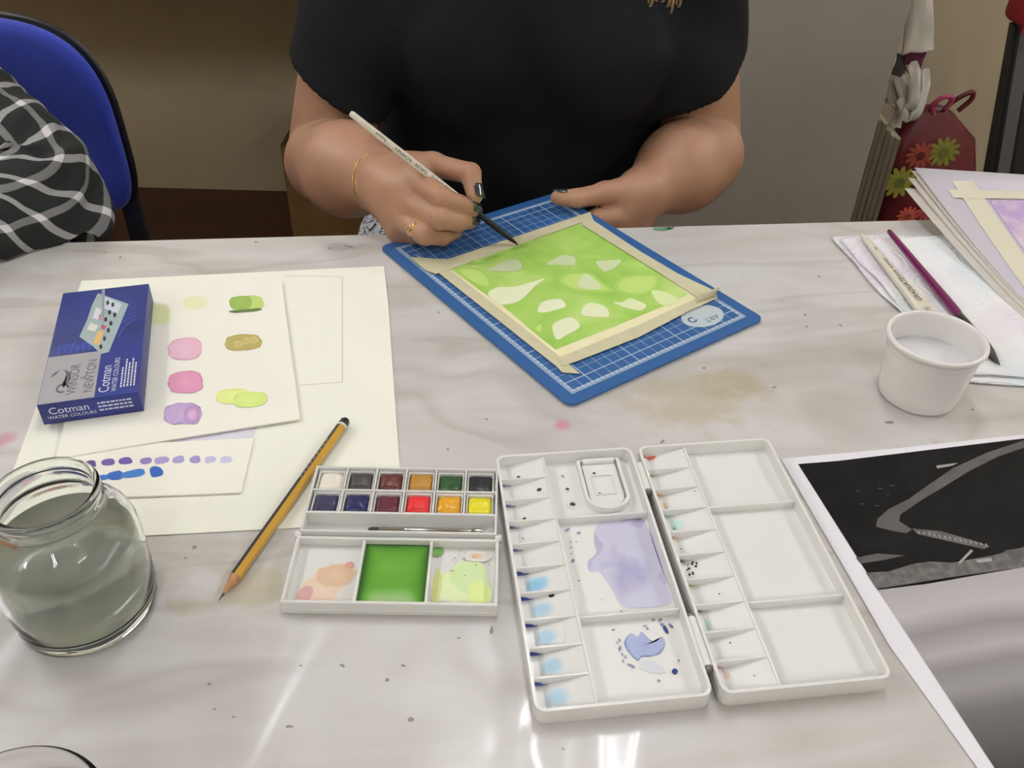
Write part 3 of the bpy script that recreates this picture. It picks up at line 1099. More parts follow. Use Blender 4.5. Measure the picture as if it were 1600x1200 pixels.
# ------------------------------------------------------------------ pencil
A = U(341, 939, .0032)
B = U(541, 660, .0040)
A[2], B[2] = .0030, .0062
pen = thing('pencil', (A[0], A[1], .003), 0, 'yellow and black striped hexagonal pencil leaning on the cream paper', 'pencil')
L = np.linalg.norm(B - A)
V, F = rod_data(A, B, [(.0038, .019), (.0038, L - .006)], 6)
m_yel = mat('pencil yellow lacquer', '#c2952e', rough=.3, coat=.3)
m_blk = mat('pencil black lacquer', '#1b1a19', rough=.3, coat=.3)
me_o = obj('barrel', to_local(pen, V), F, [m_yel, m_blk], pen)
for i, p in enumerate(me_o.data.polygons):
    p.material_index = 1 if i in (5, 0, 3) else 0
V, F = rod_data(A, B, [(.0009, .0055), (.0037, .0195)], 18)
obj('sharpened_wood', to_local(pen, V), F, mat('pencil wood', '#b98b62', '#a5774f', scale=300, rough=.7), pen, smooth=True, auto=.8)
V, F = rod_data(A, B, [(.0001, 0), (.0010, .006)], 12)
obj('graphite_point', to_local(pen, V), F, mat('graphite', '#3c3c3e', rough=.35, metal=.3), pen, smooth=True, auto=.8)
V, F = rod_data(A, B, [(.00385, L - .0085), (.00385, L - .0065)], 18)
obj('white_ring', to_local(pen, V), F, mat('white lacquer', '#d9d6cc', rough=.4), pen, smooth=True, auto=.8)
V, F = rod_data(A, B, [(.00385, L - .0064), (.0037, L - .0015), (.0028, L)], 18)
obj('end_cap', to_local(pen, V), F, m_blk, pen, smooth=True, auto=.8)
# stamped silver marks along the black face
x_, y_, d_ = basis(B - A)
fn = x_ * math.cos(2 * PI * 1.0 / 6) + y_ * math.sin(2 * PI * 1.0 / 6)
for k in range(9):
    t0 = L * (.62 + .028 * k)
    nrm = fn if fn[2] > 0 else -fn
    sd = np.cross(d_, nrm)
    c = A + d_ * t0 + nrm * (.0038 * math.cos(PI / 6) + .00012)
    q = [c + d_ * a + sd * b_ for a, b_ in ((-.0012, -.0006), (.0012, -.0006), (.0012, .0006), (-.0012, .0006))]
    obj('stamped_mark', to_local(pen, q), [(0, 1, 2, 3)], mat('silver print', '#b8b4a6', rough=.4), pen)

# ------------------------------------------------------------------ pocket paint box
m_pl = mat('white plastic', '#dcdbd5', rough=.32, coat=.15)
pb = thing('pocket_paint_box', (-.0690, .3365, .0003), .012, 'opened white pocket watercolour box with mixing wells, between the pencil and the folding palette', 'paint box')
W2 = .0640


def wall_ring(bm, x0, x1, y0, y1, z0, z1, th):
    add_box(bm, (x0, y0, z0), (x1, y0 + th, z1), .0004, 1)
    add_box(bm, (x0, y1 - th, z0), (x1, y1, z1), .0004, 1)
    add_box(bm, (x0, y0 + th, z0), (x0 + th, y1 - th, z1), .0004, 1)
    add_box(bm, (x1 - th, y0 + th, z0), (x1, y1 - th, z1), .0004, 1)


bm = bmesh.new()
add_box(bm, (-W2, 0, 0), (W2, .0525, .004), .0005, 1)
wall_ring(bm, -W2, W2, 0, .0525, .0038, .0105, .0022)
lid = bm_obj('mixing_lid', bm, m_pl, pb, smooth=True, auto=.5)
for x in (-.0210, .0215):
    box('well_divider', (x - .0009, .0022, .004), (x + .0009, .0503, .0098), m_pl, lid, .0003)
bm = bmesh.new()
y0t, y1t = .0545, .1150
add_box(bm, (-W2 + .0015, y0t, 0), (W2 - .0015, y1t, .003), .0005, 1)
wall_ring(bm, -W2 + .0015, W2 - .0015, y0t, y1t, .0028, .0128, .0016)
add_box(bm, (-W2 + .003, .0705, .0028), (W2 - .003, .0722, .0128), .0003, 1)
tray = bm_obj('pan_tray', bm, m_pl, pb, smooth=True, auto=.5)
cw = (2 * W2 - .0062) / 6
for i in range(1, 6):
    x = -W2 + .0031 + i * cw
    box('tray_divider', (x - .0006, .0722, .0028), (x + .0006, y1t - .0016, .0122), m_pl, tray, .0002)
ym = (.0722 + y1t - .0016) / 2
box('tray_divider', (-W2 + .0031, ym - .0006, .0028), (W2 - .0031, ym + .0006, .0122), m_pl, tray, .0002)
for x in (-W2 + .0005, W2 - .0005):
    V, F = rod_data((x - .002, .0545, .0085), (x + .002, .0545, .0085), [(.0028, 0), (.0028, .004)], 14)
    obj('hinge', V, F, m_pl, pb, smooth=True, auto=.8)
# wet and dried paint in the mixing wells
zl = .0042
m_wetg = bpy.data.materials.new('wet green puddle')
t, n, l, b = nt(m_wetg)
setp(b, rough=.06, spec=.6)
at = n.new('ShaderNodeAttribute')
at.attribute_name = 'rim'
r_ = n.new('ShaderNodeValToRGB')
e = r_.color_ramp.elements
e[0].position, e[0].color = .25, (*S('#6aa83a'), 1)
e[1].position, e[1].color = 1.0, (*S('#1f5a1c'), 1)
x = e.new(.7)
x.color = (*S('#4d9030'), 1)
l.new(at.outputs['Fac'], r_.inputs['Fac'])
l.new(r_.outputs['Color'], b.inputs['Base Color'])
NG = 16
V, F, rim = [], [], []
for j in range(NG + 1):
    for i in range(NG + 1):
        u, v = i / NG, j / NG
        V.append((-.0199 + .0403 * u, .0024 + .0477 * v, .0062))
        e_ = max(abs(u * 2 - 1) ** 5, max(0, v * 2 - 1) ** 5, .0)
        pale = max(0, 1 - v / .28) * (1 - abs(u * 2 - 1) ** 4)
        rim.append(min(1, max(0, .42 + .58 * e_ - .42 * pale + .05 * mnoise.noise(Vector((u * 4, v * 4, 1))))))
for j in range(NG):
    for i in range(NG):
        k = j * (NG + 1) + i
        F.append((k, k + 1, k + NG + 2, k + NG + 1))
e[0].position, e[0].color = .05, (*S('#a9c98c'), 1)
e[1].position, e[1].color = .42, (*S('#639f3a'), 1)
e[2].position, e[2].color = 1.0, (*S('#245a1e'), 1)
tag(obj('green_puddle', V, F, m_wetg, lid, rim=rim), 'deep green puddle in the middle well')


def lblob(cx, cy, rx, ry, rot=0, n=26):
    return np.array([(cx + rx * math.cos(a) * math.cos(rot) - ry * math.sin(a) * math.sin(rot), cy + rx * math.cos(a) * math.sin(rot) + ry * math.sin(a) * math.cos(rot), 0)
                     for a in np.linspace(0, 2 * PI, n + 1)[:-1]])


for i, (cx, cy, rx, ry, nm, a, b2, c, so) in enumerate([
        (-.043, .016, .0150, .0125, 'pale peach wash', '#e6cfba', '#e3c9b2', '#d9b9a4', .2), (-.036, .026, .0120, .0100, 'peach wash', '#dcc0a2', '#d6b696', '#c6a284', .1),
        (-.052, .010, .0050, .0080, 'rosy wash', '#d3a4a0', '#d0a09c', '#c08c8c', .5), (-.0285, .034, .0026, .0030, 'peach drop', '#d8a08c', '#d8a08c', '#c08070', 0),
        (.040, .019, .0170, .0150, 'lime wash', '#e0eabc', '#dae8b0', '#cfe29c', .25), (.046, .026, .0130, .0130, 'mint wash', '#d2e6ae', '#cee4a6', '#bfda92', .4),
        (.0268, .018, .0032, .0140, 'yellow green wash', '#c9cf80', '#ccd288', '#d6dca4', .5), (.053, .013, .0070, .0110, 'bright lime wash', '#deec9c', '#dbea96', '#cfe284', .5),
        (.0250, .0460, .0040, .0042, 'green drop', '#6fa04c', '#6fa04c', '#4f8a38', 0), (.050, .043, .0090, .0050, 'tan specks', '#d9b890', '#dcc0a0', '#e0cdb4', .8)]):
    decal('paint_wash', lblob(cx, cy, rx, ry), wash(nm, a, b2, c, soft=min(so, .12) if i in (1, 2, 5, 6, 7) else so, scale=220, vary=.25, rough=.4, base='#e3c9b2' if i in (1, 2) else '#dae8b0' if i in (5, 6, 7) else '#dcdbd5'), lid, z=zl + i * .00008, jit=.13, seed=i)
R.seed(8)
for i in range(14):
    decal('paint_fleck', lblob(.046 + R.uniform(-.012, .013), .036 + R.uniform(-.012, .012), R.uniform(.0003, .0008), R.uniform(.0003, .0006), 0, 8), mat('brick fleck', '#b06a58', rough=.5), lid, z=zl + .0012, jit=.2, seed=i)

# the twelve half pans
PANS = [[('white', '#e2dccb'), ('charcoal grey', '#3f3c3a'), ('dark brown red', '#5a2420'), ('ochre', '#b3812f'), ('dark green', '#1f4a1e'), ('black', '#14181c')],
        [('dull violet blue', '#2f2b4c'), ('deep ultramarine', '#1d1c52'), ('dark crimson', '#5a1a2e'), ('bright red', '#d8262a'), ('amber yellow', '#dca11e'), ('lemon yellow', '#e0d40f')]]
m_pan = mat('white pan plastic', '#e6e5df', rough=.3)
for r in range(2):
    for i in range(6):
        nm, c = PANS[r][i]
        cx = -W2 + .0031 + (i + .5) * cw
        cy = (ym + y1t - .0016) / 2 if r == 0 else (ym + .0722) / 2
        w, h_ = cw / 2 - .0012, .00905
        ca, sa = math.cos(.012), math.sin(.012)
        gx, gy = -.0690 + cx * ca - cy * sa, .3365 + cx * sa + cy * ca
        p = thing('paint_pan', (gx, gy, .0035), .012, f'half pan of {nm} watercolour in the {"far" if r == 0 else "near"} row of the pocket box', 'paint pan', 'half pans in the pocket box')
        bm = bmesh.new()
        add_box(bm, (-w, -h_, 0), (w, h_, .001), 0)
        wall_ring(bm, -w, w, -h_, h_, .0009, .0078, .0009)
        bm_obj('pan', bm, m_pan, p, smooth=True, auto=.5)
        # cake of paint, worn to a shallow dish or domed
        N = 10
        V, F = [], []
        R.seed(r * 10 + i)
        dome = .0022 if (r, i) in ((0, 1), (0, 2), (1, 1), (1, 3), (1, 4), (0, 3)) else .0004
        pw, ph = w - .0013, h_ - .0012
        for a in range(N + 1):
            for b2 in range(N + 1):
                u, v = a / N * 2 - 1, b2 / N * 2 - 1
                z = .0066 + dome * (1 - max(abs(u) ** 3, abs(v) ** 3)) + .0006 * mnoise.noise(Vector((u * 1.5 + i * 3, v * 1.5 + r * 7, i))) - .0022 * max(0, abs(u) ** 8 + abs(v) ** 8 - .6)
                V.append((u * pw, v * ph, z))
        for a in range(N):
            for b2 in range(N):
                k = a * (N + 1) + b2
                F.append((k, k + N + 1, k + N + 2, k + 1))
        nb = len(V)
        per = [a * (N + 1) for a in range(N + 1)] + [N * (N + 1) + b2 for b2 in range(1, N + 1)] + [a * (N + 1) + N for a in range(N - 1, -1, -1)] + [b2 for b2 in range(N - 1, 0, -1)]
        for k in per:
            V.append((V[k][0], V[k][1], .0012))
        for k in range(len(per)):
            k2 = (k + 1) % len(per)
            F.append((per[k], nb + k, nb + k2, per[k2]))
        F = [tuple(reversed(f)) for f in F]
        bm = bmesh.new()
        vs = [bm.verts.new(v) for v in V]
        for f in F: bm.faces.new([vs[q] for q in f])
        bm_obj('paint_cake', bm, mat('paint ' + nm, c, rough=.35 if r or i > 0 else .6, spec=.5, bump=(600, .15, .0006)), p, smooth=True, auto=1.0)
m_st = mat('brushed steel', '#b9b7b0', rough=.22, metal=1.0)
tb = thing('travel_brush', tuple(U(580, 829, .0055)), .012, 'small silver travel brush lying in the channel of the pocket box', 'brush')
q0, q1 = (-.002, 0, 0), (.0735, 0, 0)
V, F = rod_data(q0, q1, [(.0023, .007), (.0025, .009), (.0025, .022), (.0027, .0225), (.0027, .0245), (.0025, .025), (.0025, .066), (.0029, .0665), (.0029, .0700), (.0023, .0745)], 16)
obj('steel_tube', V, F, m_st, tb, smooth=True, auto=.7)
V, F = rod_data(q0, q1, [(.0016, 0), (.0024, .002), (.0024, .0072)], 14)
obj('dark_end', V, F, mat('dark metal end', '#3b3a37', rough=.4, metal=.5), tb, smooth=True, auto=.7)

# ------------------------------------------------------------------ folding palette
PA = .137
pal = thing('folding_palette', (.1015, .379, .0003), PA, 'large opened white folding palette with slanted wells, lilac wash in its left tray', 'palette')
m_pal = mat('matte white palette plastic', '#e3e2dd', rough=.36, coat=.1)


def tray_outline(w, h, r):
    return rrect(w, h, r, 4)


def palette_tray(cx):
    w, h = .0483, .1000
    H, FZ = .0135, .0048
    o = tray_outline(w, h, .006)
    i1 = tray_outline(w - .0018, h - .0018, .0045)
    i0 = tray_outline(w - .0026, h - .0026, .004)
    n = len(o)
    V = [(p[0] + cx, p[1], z) for ring, z in ((o * [.985, .99, 1], 0), (o, .002), (o, H), (i1, H), (i0, FZ)) for p in ring]
    F = [tuple(reversed(range(n)))]
    for k in range(4):
        for j in range(n):
            F.append((k * n + j, k * n + (j + 1) % n, (k + 1) * n + (j + 1) % n, (k + 1) * n + j))
    F.append(tuple(range(4 * n, 5 * n)))
    t = obj('tray', V, F, m_pal, pal, smooth=True, auto=.5)
    xs0, xs1 = cx - w + .0024, cx - w + .0325
    # ten sloping paint slots with wedge dividers
    ys0, ys1 = -h + .0024, h - .0024
    st = (ys1 - ys0) / 10
    for k in range(10):
        a, b = ys0 + k * st, ys0 + (k + 1) * st
        vv = [(xs0, a, .0022), (xs0, b, .0022), (xs0 + .0055, a, .0050), (xs0 + .0055, b, .0050), (xs1, a, .0112), (xs1, b, .0112)]
        vv += [(v[0], v[1], .0021) for v in vv]
        ff = [(0, 2, 3, 1), (2, 4, 5, 3), (4, 10, 11, 5), (0, 6, 8, 2), (2, 8, 10, 4), (1, 3, 9, 7), (3, 5, 11, 9), (0, 1, 7, 6), (6, 7, 9, 8), (8, 9, 11, 10)]
        obj('slot_floor', vv, ff, m_pal, t)
        if k:
            y = a
            vv = [(xs0, y - .0006, .0022), (xs1, y - .0006, .0022), (xs1, y - .0006, .0116), (xs0, y - .0006, .0112),
                  (xs0, y + .0006, .0022), (xs1, y + .0006, .0022), (xs1, y + .0006, .0116), (xs0, y + .0006, .0112)]
            obj('slot_divider', vv, [(0, 1, 2, 3), (5, 4, 7, 6), (3, 2, 6, 7), (0, 3, 7, 4), (1, 5, 6, 2), (0, 4, 5, 1)], m_pal, t)
    box('long_divider', (xs1, ys0, FZ - .001), (xs1 + .0016, ys1, .0120), m_pal, t, .0004)
    for y in (.0395, -.0398):
        box('cross_divider', (xs1 + .0016, y - .0008, FZ - .001), (cx + w - .0023, y + .0008, .0105), m_pal, t, .0004)
    return t, xs0, xs1, ys0, st


tl, sx0, sx1, sy0, sst = palette_tray(-.0508)
tr, rx0, rx1, _, _ = palette_tray(.0508)
# hinges
for a, b in ((.084, .058), (-.048, -.081)):
    V, F = rod_data((0, b, .0105), (0, a, .0105), [(.0030, 0), (.0030, a - b)], 16)
    obj('hinge', V, F, m_pal, pal, smooth=True, auto=.8)
    box('hinge_strap', (-.0045, b + .002, .0075), (.0045, a - .002, .0098), m_pal, pal, .0005)
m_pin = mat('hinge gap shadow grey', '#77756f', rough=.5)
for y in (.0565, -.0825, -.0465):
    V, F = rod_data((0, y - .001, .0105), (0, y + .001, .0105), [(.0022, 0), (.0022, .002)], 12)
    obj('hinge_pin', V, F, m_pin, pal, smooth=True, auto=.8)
# thumb flap in the far left well: arch-ended tongue with a sunk window and a barrel hinge
def arch(x0, x1, y0, y1, n=10):
    r = (x1 - x0) / 2
    pts = [(x0, y1), (x0, y0 + r * .8)]
    for k in range(1, n):
        a = PI + PI * k / n
        pts.append(((x0 + x1) / 2 + r * math.cos(a), y0 + r * .8 + r * .8 * math.sin(a)))
    return pts + [(x1, y0 + r * .8), (x1, y1)]
def ring_slab(name, outer, inner, z0, z1, parent):
    n = len(outer)
    V = [(x, y, z0) for x, y in outer] + [(x, y, z1) for x, y in outer] + [(x, y, z1) for x, y in inner] + [(x, y, z0) for x, y in inner]
    F = []
    for k in range(n):
        k2 = (k + 1) % n
        for a in range(3):
            F.append((a * n + k, a * n + k2, (a + 1) * n + k2, (a + 1) * n + k))
    bm = bmesh.new()
    vs = [bm.verts.new(v) for v in V]
    for f in F: bm.faces.new([vs[q] for q in f])
    return bm_obj(name, bm, m_pal, parent)
oo = arch(-.0425, -.0125, .0455, .0935)
ii = arch(-.0405, -.0145, .0478, .0925)
ring_slab('thumb_ring', oo, ii, .0046, .0098, tl)
flap_o = arch(-.0392, -.0158, .0492, .0905)
q = [(x, y, .0046) for x, y in flap_o]
flap = slab('thumb_flap', q, .0032, m_pal, tl)
win = [(-.0352, .0600), (-.0200, .0600), (-.0200, .0790), (-.0352, .0790)]
wi2 = [(-.0345, .0608), (-.0207, .0608), (-.0207, .0782), (-.0345, .0782)]
ring_slab('flap_window', win, wi2, .0077, .0088, flap)
V, F = rod_data((-.0385, .0925, .0088), (-.0165, .0925, .0088), [(.0022, 0), (.0022, .022)], 14)
obj('flap_hinge', V, F, m_pal, flap, smooth=True, auto=.8)
m_hole = mat('dark hole', '#3a3936', rough=.7)
for x, y, r in ((-.0535, .0835, .0014), (-.0525, .0705, .0021), (-.0515, .0560, .0030)):
    V, F = lathe_data([(r * .65, .0046), (r * .75, .0058), (r, .0059), (r * 1.25, .0058), (r * 1.4, .0047)], 18)
    obj('brush_hole_rim', [(v[0] + x, v[1] + y, v[2]) for v in V], F, m_pal, tl, smooth=True)
    V, F = lathe_data([(0.0001, .00495), (r * .68, .00495)], 16)
    obj('brush_hole', [(v[0] + x, v[1] + y, v[2]) for v in V], F, m_hole, tl)
for x, y in ((-.0320, .0815), (-.0320, .0615)):
    V, F = lathe_data([(0.0001, .0079), (.0011, .0079)], 12)
    obj('flap_pinhole', [(v[0] + x, v[1] + y, v[2] + .0001) for v in V], F, m_hole, flap)

# paint left in the palette
zf = .0048 + .0002
lw = [(-.0368, .0375), (-.022, .0383), (-.0056, .0383), (-.0052, .010), (-.0052, -.015), (-.0056, -.030), (-.015, -.033), (-.0295, -.0325), (-.037, -.030), (-.040, -.018), (-.0445, -.004), (-.051, -.002), (-.0505, .006), (-.044, .012), (-.0435, .022), (-.041, .031)]
o = decal('lilac_wash', spline([(x, y, 0) for x, y in lw], 4, True), wash('lilac wash', '#aaa6c8', '#c6c4d8', '#b4b0cc', scale=38, vary=1.3, rough=.35, edge_at=.97), tl, z=zf)
o['label'] = 'dried lilac wash in the middle well of the left tray'
m_vio = wash('violet rim', '#6a5a96', '#7d70a6', '#a49cc6', soft=.5, scale=120, vary=.3, base='#e3e2dd')
decal('violet_edge', [(-.0066, .036, 0), (-.0049, .0383, 0), (-.0049, .010, 0), (-.0049, -.03, 0), (-.0060, -.02, 0), (-.0066, .010, 0)], m_vio, tl, z=zf + .0002)
decal('violet_edge', [(-.026, .0386, 0), (-.015, .0386, 0), (-.0049, .0386, 0), (-.0055, .0370, 0), (-.015, .0374, 0), (-.026, .0379, 0)], m_vio, tl, z=zf + .0003)
# violet stain climbing the tray wall
obj('violet_edge', [(-.0050, -.030, .0052), (-.0050, .0384, .0052), (-.0045, .0384, .0095), (-.0045, -.030, .0072)], [(0, 1, 2, 3)], m_vio, tl, rim=[.2, .2, .6, .95])
bp_ = [(-.0412, -.0563), (-.036, -.0505), (-.0325, -.053), (-.0295, -.0500), (-.026, -.0555), (-.0225, -.0575), (-.0185, -.0545), (-.0180, -.0600), (-.0225, -.0655), (-.028, -.0668), (-.034, -.0668), (-.036, -.0690), (-.0395, -.0640)]
tag(decal('blue_puddle', spline([(x, y, 0) for x, y in bp_], 4, True), wash('dusty blue wash', '#9aa4cc', '#a4aed2', '#6f7fb4', scale=90, vary=.3, rough=.3), tl, z=zf + .0002), 'blue puddle in the near well of the left tray')
decal('pale_puddle', lblob(-.029, -.0735, .0075, .0045, -.5), wash('pale grey blue wash', '#d4d8de', '#d6d9de', '#c2c8d0', soft=.2, scale=90, base='#e3e2dd'), tl, z=zf + .0001, jit=.15, seed=4)
m_ind = mat('indigo drop', '#2e3a7a', rough=.2)
m_gd = mat('grey blue drop', '#7d84a0', rough=.4)
R.seed(21)
DR = [(-.0172, -.0782, .0017, .0020, m_ind), (-.0150, -.0500, .0011, .0033, m_ind), (-.0165, -.0430, .0013, .0010, m_gd), (-.0205, -.0425, .0011, .0008, m_gd), (-.0118, -.0470, .0009, .0012, m_gd), (-.0108, -.0484, .0008, .0008, m_ind),
      (-.0162, -.0462, .0012, .0009, m_gd), (-.0275, -.0830, .0008, .0009, m_gd), (-.0265, -.0462, .0014, .0005, m_gd), (-.0255, -.0482, .0007, .0008, m_gd), (-.0130, -.0715, .0006, .0008, m_gd),
      (-.0435, -.0545, .0006, .0012, m_gd), (-.0455, -.0560, .0005, .0006, m_gd), (-.0445, -.0600, .0008, .0018, m_gd), (-.0440, -.0640, .0005, .0010, m_gd), (-.0425, -.0660, .0005, .0012, m_gd), (-.0445, -.0685, .0006, .0010, m_gd),
      (-.0410, -.0715, .0018, .0007, m_gd), (-.0395, -.0730, .0010, .0006, m_gd), (-.0455, -.0470, .0012, .0006, m_gd),
      (-.0590, .0335, .0022, .0007, m_gd), (-.0520, .0300, .0013, .0011, m_gd), (-.0600, .0070, .0010, .0017, m_gd), (-.0585, .0230, .0006, .0006, m_gd), (-.0550, .0225, .0005, .0005, m_gd), (-.0590, .0180, .0006, .0007, m_gd),
      (-.0600, .0130, .0005, .0007, m_gd), (-.0590, -.0090, .0006, .0007, m_gd), (-.0480, -.0250, .0004, .0004, m_gd), (-.0380, -.0345, .0006, .0006, m_gd)]
for i, (x, y, a, b, mm) in enumerate(DR):
    decal('paint_drop', lblob(x, y, a, b, R.uniform(-.5, .5), 12), mm, tl, z=zf + .0004, jit=.15, seed=i)


def slot_patch(t, x0, k, u0, u1, v0, v1, m, jit=.1, seed=0):
    """paint on the sloping floor of slot k (0 = nearest); u along the slope, v across"""
    a = sy0 + k * sst
    cx, cy = x0 + (u0 + u1) / 2, a + (v0 + v1) / 2 * sst
    pts = lblob(cx, cy, (u1 - u0) / 2, (v1 - v0) / 2 * sst, 0, 18)
    V, F, rim = decal_data(pts, None, jit, seed=seed)
    for v in V:
        v[0] = max(v[0], x0 + .0002)
        v[1] = min(max(v[1], a + .0008), a + sst - .0008)
        u = v[0] - x0
        v[2] = (.0022 + .0028 * u / .0055 if u < .0055 else .0050 + .0062 * (u - .0055) / .0246) + .0003
    obj('slot_paint', V, F, m, t, rim=rim)


def wall_patch(t, x0, k, ln, hgt, m):
    """paint stain on the divider wall at the far side of slot k"""
    y = sy0 + (k + 1) * sst - .00075
    V = [(x0, y, .0024), (x0 + ln, y, .0024 + .0026 * min(1, ln / .0055)), (x0 + ln * .9, y, .0062 + .2 * hgt), (x0, y, .0026 + hgt)]
    obj('slot_paint', V, [(0, 1, 2, 3)], m, t, rim=[.1, .6, 1, .6])


m_cyan = wash('cyan wash', '#86bcd8', '#9cc8de', '#c8dce4', soft=.6, scale=120, vary=.3, base='#e3e2dd')
m_cy2 = wash('pale cyan wash', '#aacbdc', '#b8d2de', '#d4dfe4', soft=.7, scale=120, vary=.3, base='#e3e2dd')
m_dkb = wash('dark blue corner', '#26357c', '#34448c', '#5c6cae', soft=.3, scale=200, base='#e3e2dd')
m_pur = wash('purple corner', '#5f4480', '#7a5e98', '#b8a4c8', soft=.4, scale=200, base='#e3e2dd')
m_mau = wash('mauve tint', '#c9bcd0', '#cfc4d4', '#dcd6de', soft=.7, scale=200, base='#e3e2dd')
for k in range(5):
    slot_patch(tl, sx0, k, .0005, .0225, .0, .98, m_cyan if k in (4,) else m_cy2, .08, k)
    slot_patch(tl, sx0, k, 0, .0028, .2, .98, m_dkb, .1, k)
    wall_patch(tl, sx0, k, .008, .006, m_dkb)
for k in range(5, 10):
    slot_patch(tl, sx0, k, 0, .0045, .1, .95, m_mau, .1, k)
    if k != 9: wall_patch(tl, sx0, k, .007, .005, m_pur)
for k, u, v, r in ((9, .012, .3, .0013), (8, .024, .45, .0016), (7, .011, .3, .0011), (3, .0185, .93, .0017), (6, .008, .45, .0005)):
    slot_patch(tl, sx0, k, u - r, u + r, v - r / sst, v + r / sst, mat('plum drop', '#4a3a55', rough=.25) if k != 3 else mat('black drop', '#1d2322', rough=.2), .05, k)
RC = {9: '#d9644a', 8: '#8a8f45', 7: '#c98246', 6: '#6fae98', 5: '#c8906c', 4: '#2c2c2a', 3: '#7f9440', 2: '#2c4a34', 1: '#8a8a84', 0: '#c9988a'}
for k, c in RC.items():
    wall_patch(tr, rx0, k, .009 if k not in (1,) else .003, .0055, wash('corner ' + c, c, c, c, soft=.5, scale=200, base='#e3e2dd'))
slot_patch(tr, rx0, 9, .004, .011, .78, .99, mat('orange red paint', '#d06850', rough=.4), .1, 2)
slot_patch(tr, rx0, 7, .002, .0075, .1, .75, wash('ochre tint', '#d9b98a', '#dcc096', '#e3d3b6', soft=.4, scale=200, base='#e3e2dd'), .1, 3)
slot_patch(tr, rx0, 6, .001, .015, .1, .95, wash('mint tint', '#b9dcd0', '#c6e0d6', '#dce6e0', soft=.6, scale=200, base='#e3e2dd'), .1, 4)
slot_patch(tr, rx0, 2, .001, .008, .05, .8, wash('green tint', '#a9d0b4', '#b8d8c0', '#d4e2d8', soft=.4, scale=200, base='#e3e2dd'), .1, 5)
slot_patch(tr, rx0, 0, .001, .010, .5, .98, wash('rose tint', '#dcc0b8', '#dfc8c0', '#e4d8d4', soft=.6, scale=200, base='#e3e2dd'), .1, 6)
R.seed(33)
for i in range(15):
    r = R.uniform(.0003, .0009)
    u, v = R.uniform(.004, .016), R.uniform(.2, .9)
    slot_patch(tr, rx0, 4, u - r, u + r, v - r / sst, v + r / sst, mat('black drop', '#1d2322', rough=.2), .1, i)
for k, u, v, r in ((3, .018, .45, .0006), (7, .027, .8, .0005), (6, .006, .4, .0007), (5, .006, .5, .0006), (5, .009, .25, .0005), (1, .014, .7, .0006), (0, .02, .5, .0005)):
    slot_patch(tr, rx0, k, u - r, u + r, v - r / sst, v + r / sst, mat('grey drop', '#6f6f6c', rough=.4), .1, k)

# ------------------------------------------------------------------ white cup
cup = thing('plastic_cup', (.3225, .5660, .0003), 0, 'small white plastic cup with a rolled rim beside the paper towel', 'cup')
m_cup = bpy.data.materials.new('thin white plastic')
t, n, l, b = nt(m_cup)
b.inputs['Base Color'].default_value = (*S('#e6e3df'), 1)
setp(b, rough=.25, sss=.15, coat=.2)
b.inputs['Subsurface Radius'].default_value = (.01, .01, .01)
po = [(0, .0008), (.026, .0008), (.0275, 0), (.0288, .0006), (.0300, .003), (.0312, .012), (.0322, .024), (.0332, .036), (.0338, .0415), (.0336, .0425), (.0340, .0435), (.0343, .0475), (.0346, .0500), (.0366, .0512), (.0375, .0532), (.0370, .0552), (.0352, .0560)]
pi_ = [(.0338, .0550), (.0334, .0520), (.0330, .0440), (.0322, .0360), (.0312, .0240), (.0302, .0120), (.0290, .0042), (.027, .0026), (0, .0026)]
lathe('cup_wall', po + pi_, m_cup, cup, n=64, auto=1.2)
lathe('water', [(0, .0028), (.0268, .0028), (.0288, .0044), (.0300, .0122), (.0310, .0240), (.0318, .0335), (.0312, .0340), (0, .0338)], mat('milky rinse water', '#e4e2e2', rough=.05), cup, n=48, auto=None)

# ------------------------------------------------------------------ paper towel with brushes on it
tw = thing('paper_towel', (.45, .71, .0002), 0, 'folded white kitchen paper towel with embossed swirls under the brushes', 'paper towel')
m_tow = bpy.data.materials.new('embossed kitchen paper')
t, n, l, b = nt(m_tow)
setp(b, rough=.9)
tc = n.new('ShaderNodeTexCoord')
vo = n.new('ShaderNodeTexVoronoi')
vo.inputs['Scale'].default_value = 17
vo.inputs['Randomness'].default_value = .55
mpv = n.new('ShaderNodeMapping')
mpv.inputs['Scale'].default_value = (1, 1, 0)
l.new(tc.outputs['Object'], mpv.inputs['Vector'])
l.new(mpv.outputs['Vector'], vo.inputs['Vector'])
X = vo.outputs['Distance']
rings = M2('SINE', M2('MULTIPLY', X, 62.0))
rings = M2('SMOOTH_MIN', M2('MULTIPLY', rings, .5), .3, .3)
nf = n.new('ShaderNodeTexNoise')
nf.inputs['Scale'].default_value = 420
l.new(tc.outputs['Object'], nf.inputs['Vector'])
hh = M2('ADD', M2('MULTIPLY', rings, .6), M2('MULTIPLY', nf.outputs['Fac'], .5))
bp = n.new('ShaderNodeBump')
bp.inputs['Strength'].default_value = .9
bp.inputs['Distance'].default_value = .0016
l.new(hh, bp.inputs['Height'])
l.new(bp.outputs['Normal'], b.inputs['Normal'])
tint = n.new('ShaderNodeTexNoise')
tint.inputs['Scale'].default_value = 9
l.new(tc.outputs['Object'], tint.inputs['Vector'])
rp = n.new('ShaderNodeValToRGB')
e = rp.color_ramp.elements
e[0].position, e[0].color = .36, (*S('#dfe6ea'), 1)
e[1].position, e[1].color = .70, (*S('#e6dde6'), 1)
x = e.new(.5)
x.color = (*S('#efeeeb'), 1)
l.new(tint.outputs['Fac'], rp.inputs['Fac'])
l.new(rp.outputs['Color'], b.inputs['Base Color'])


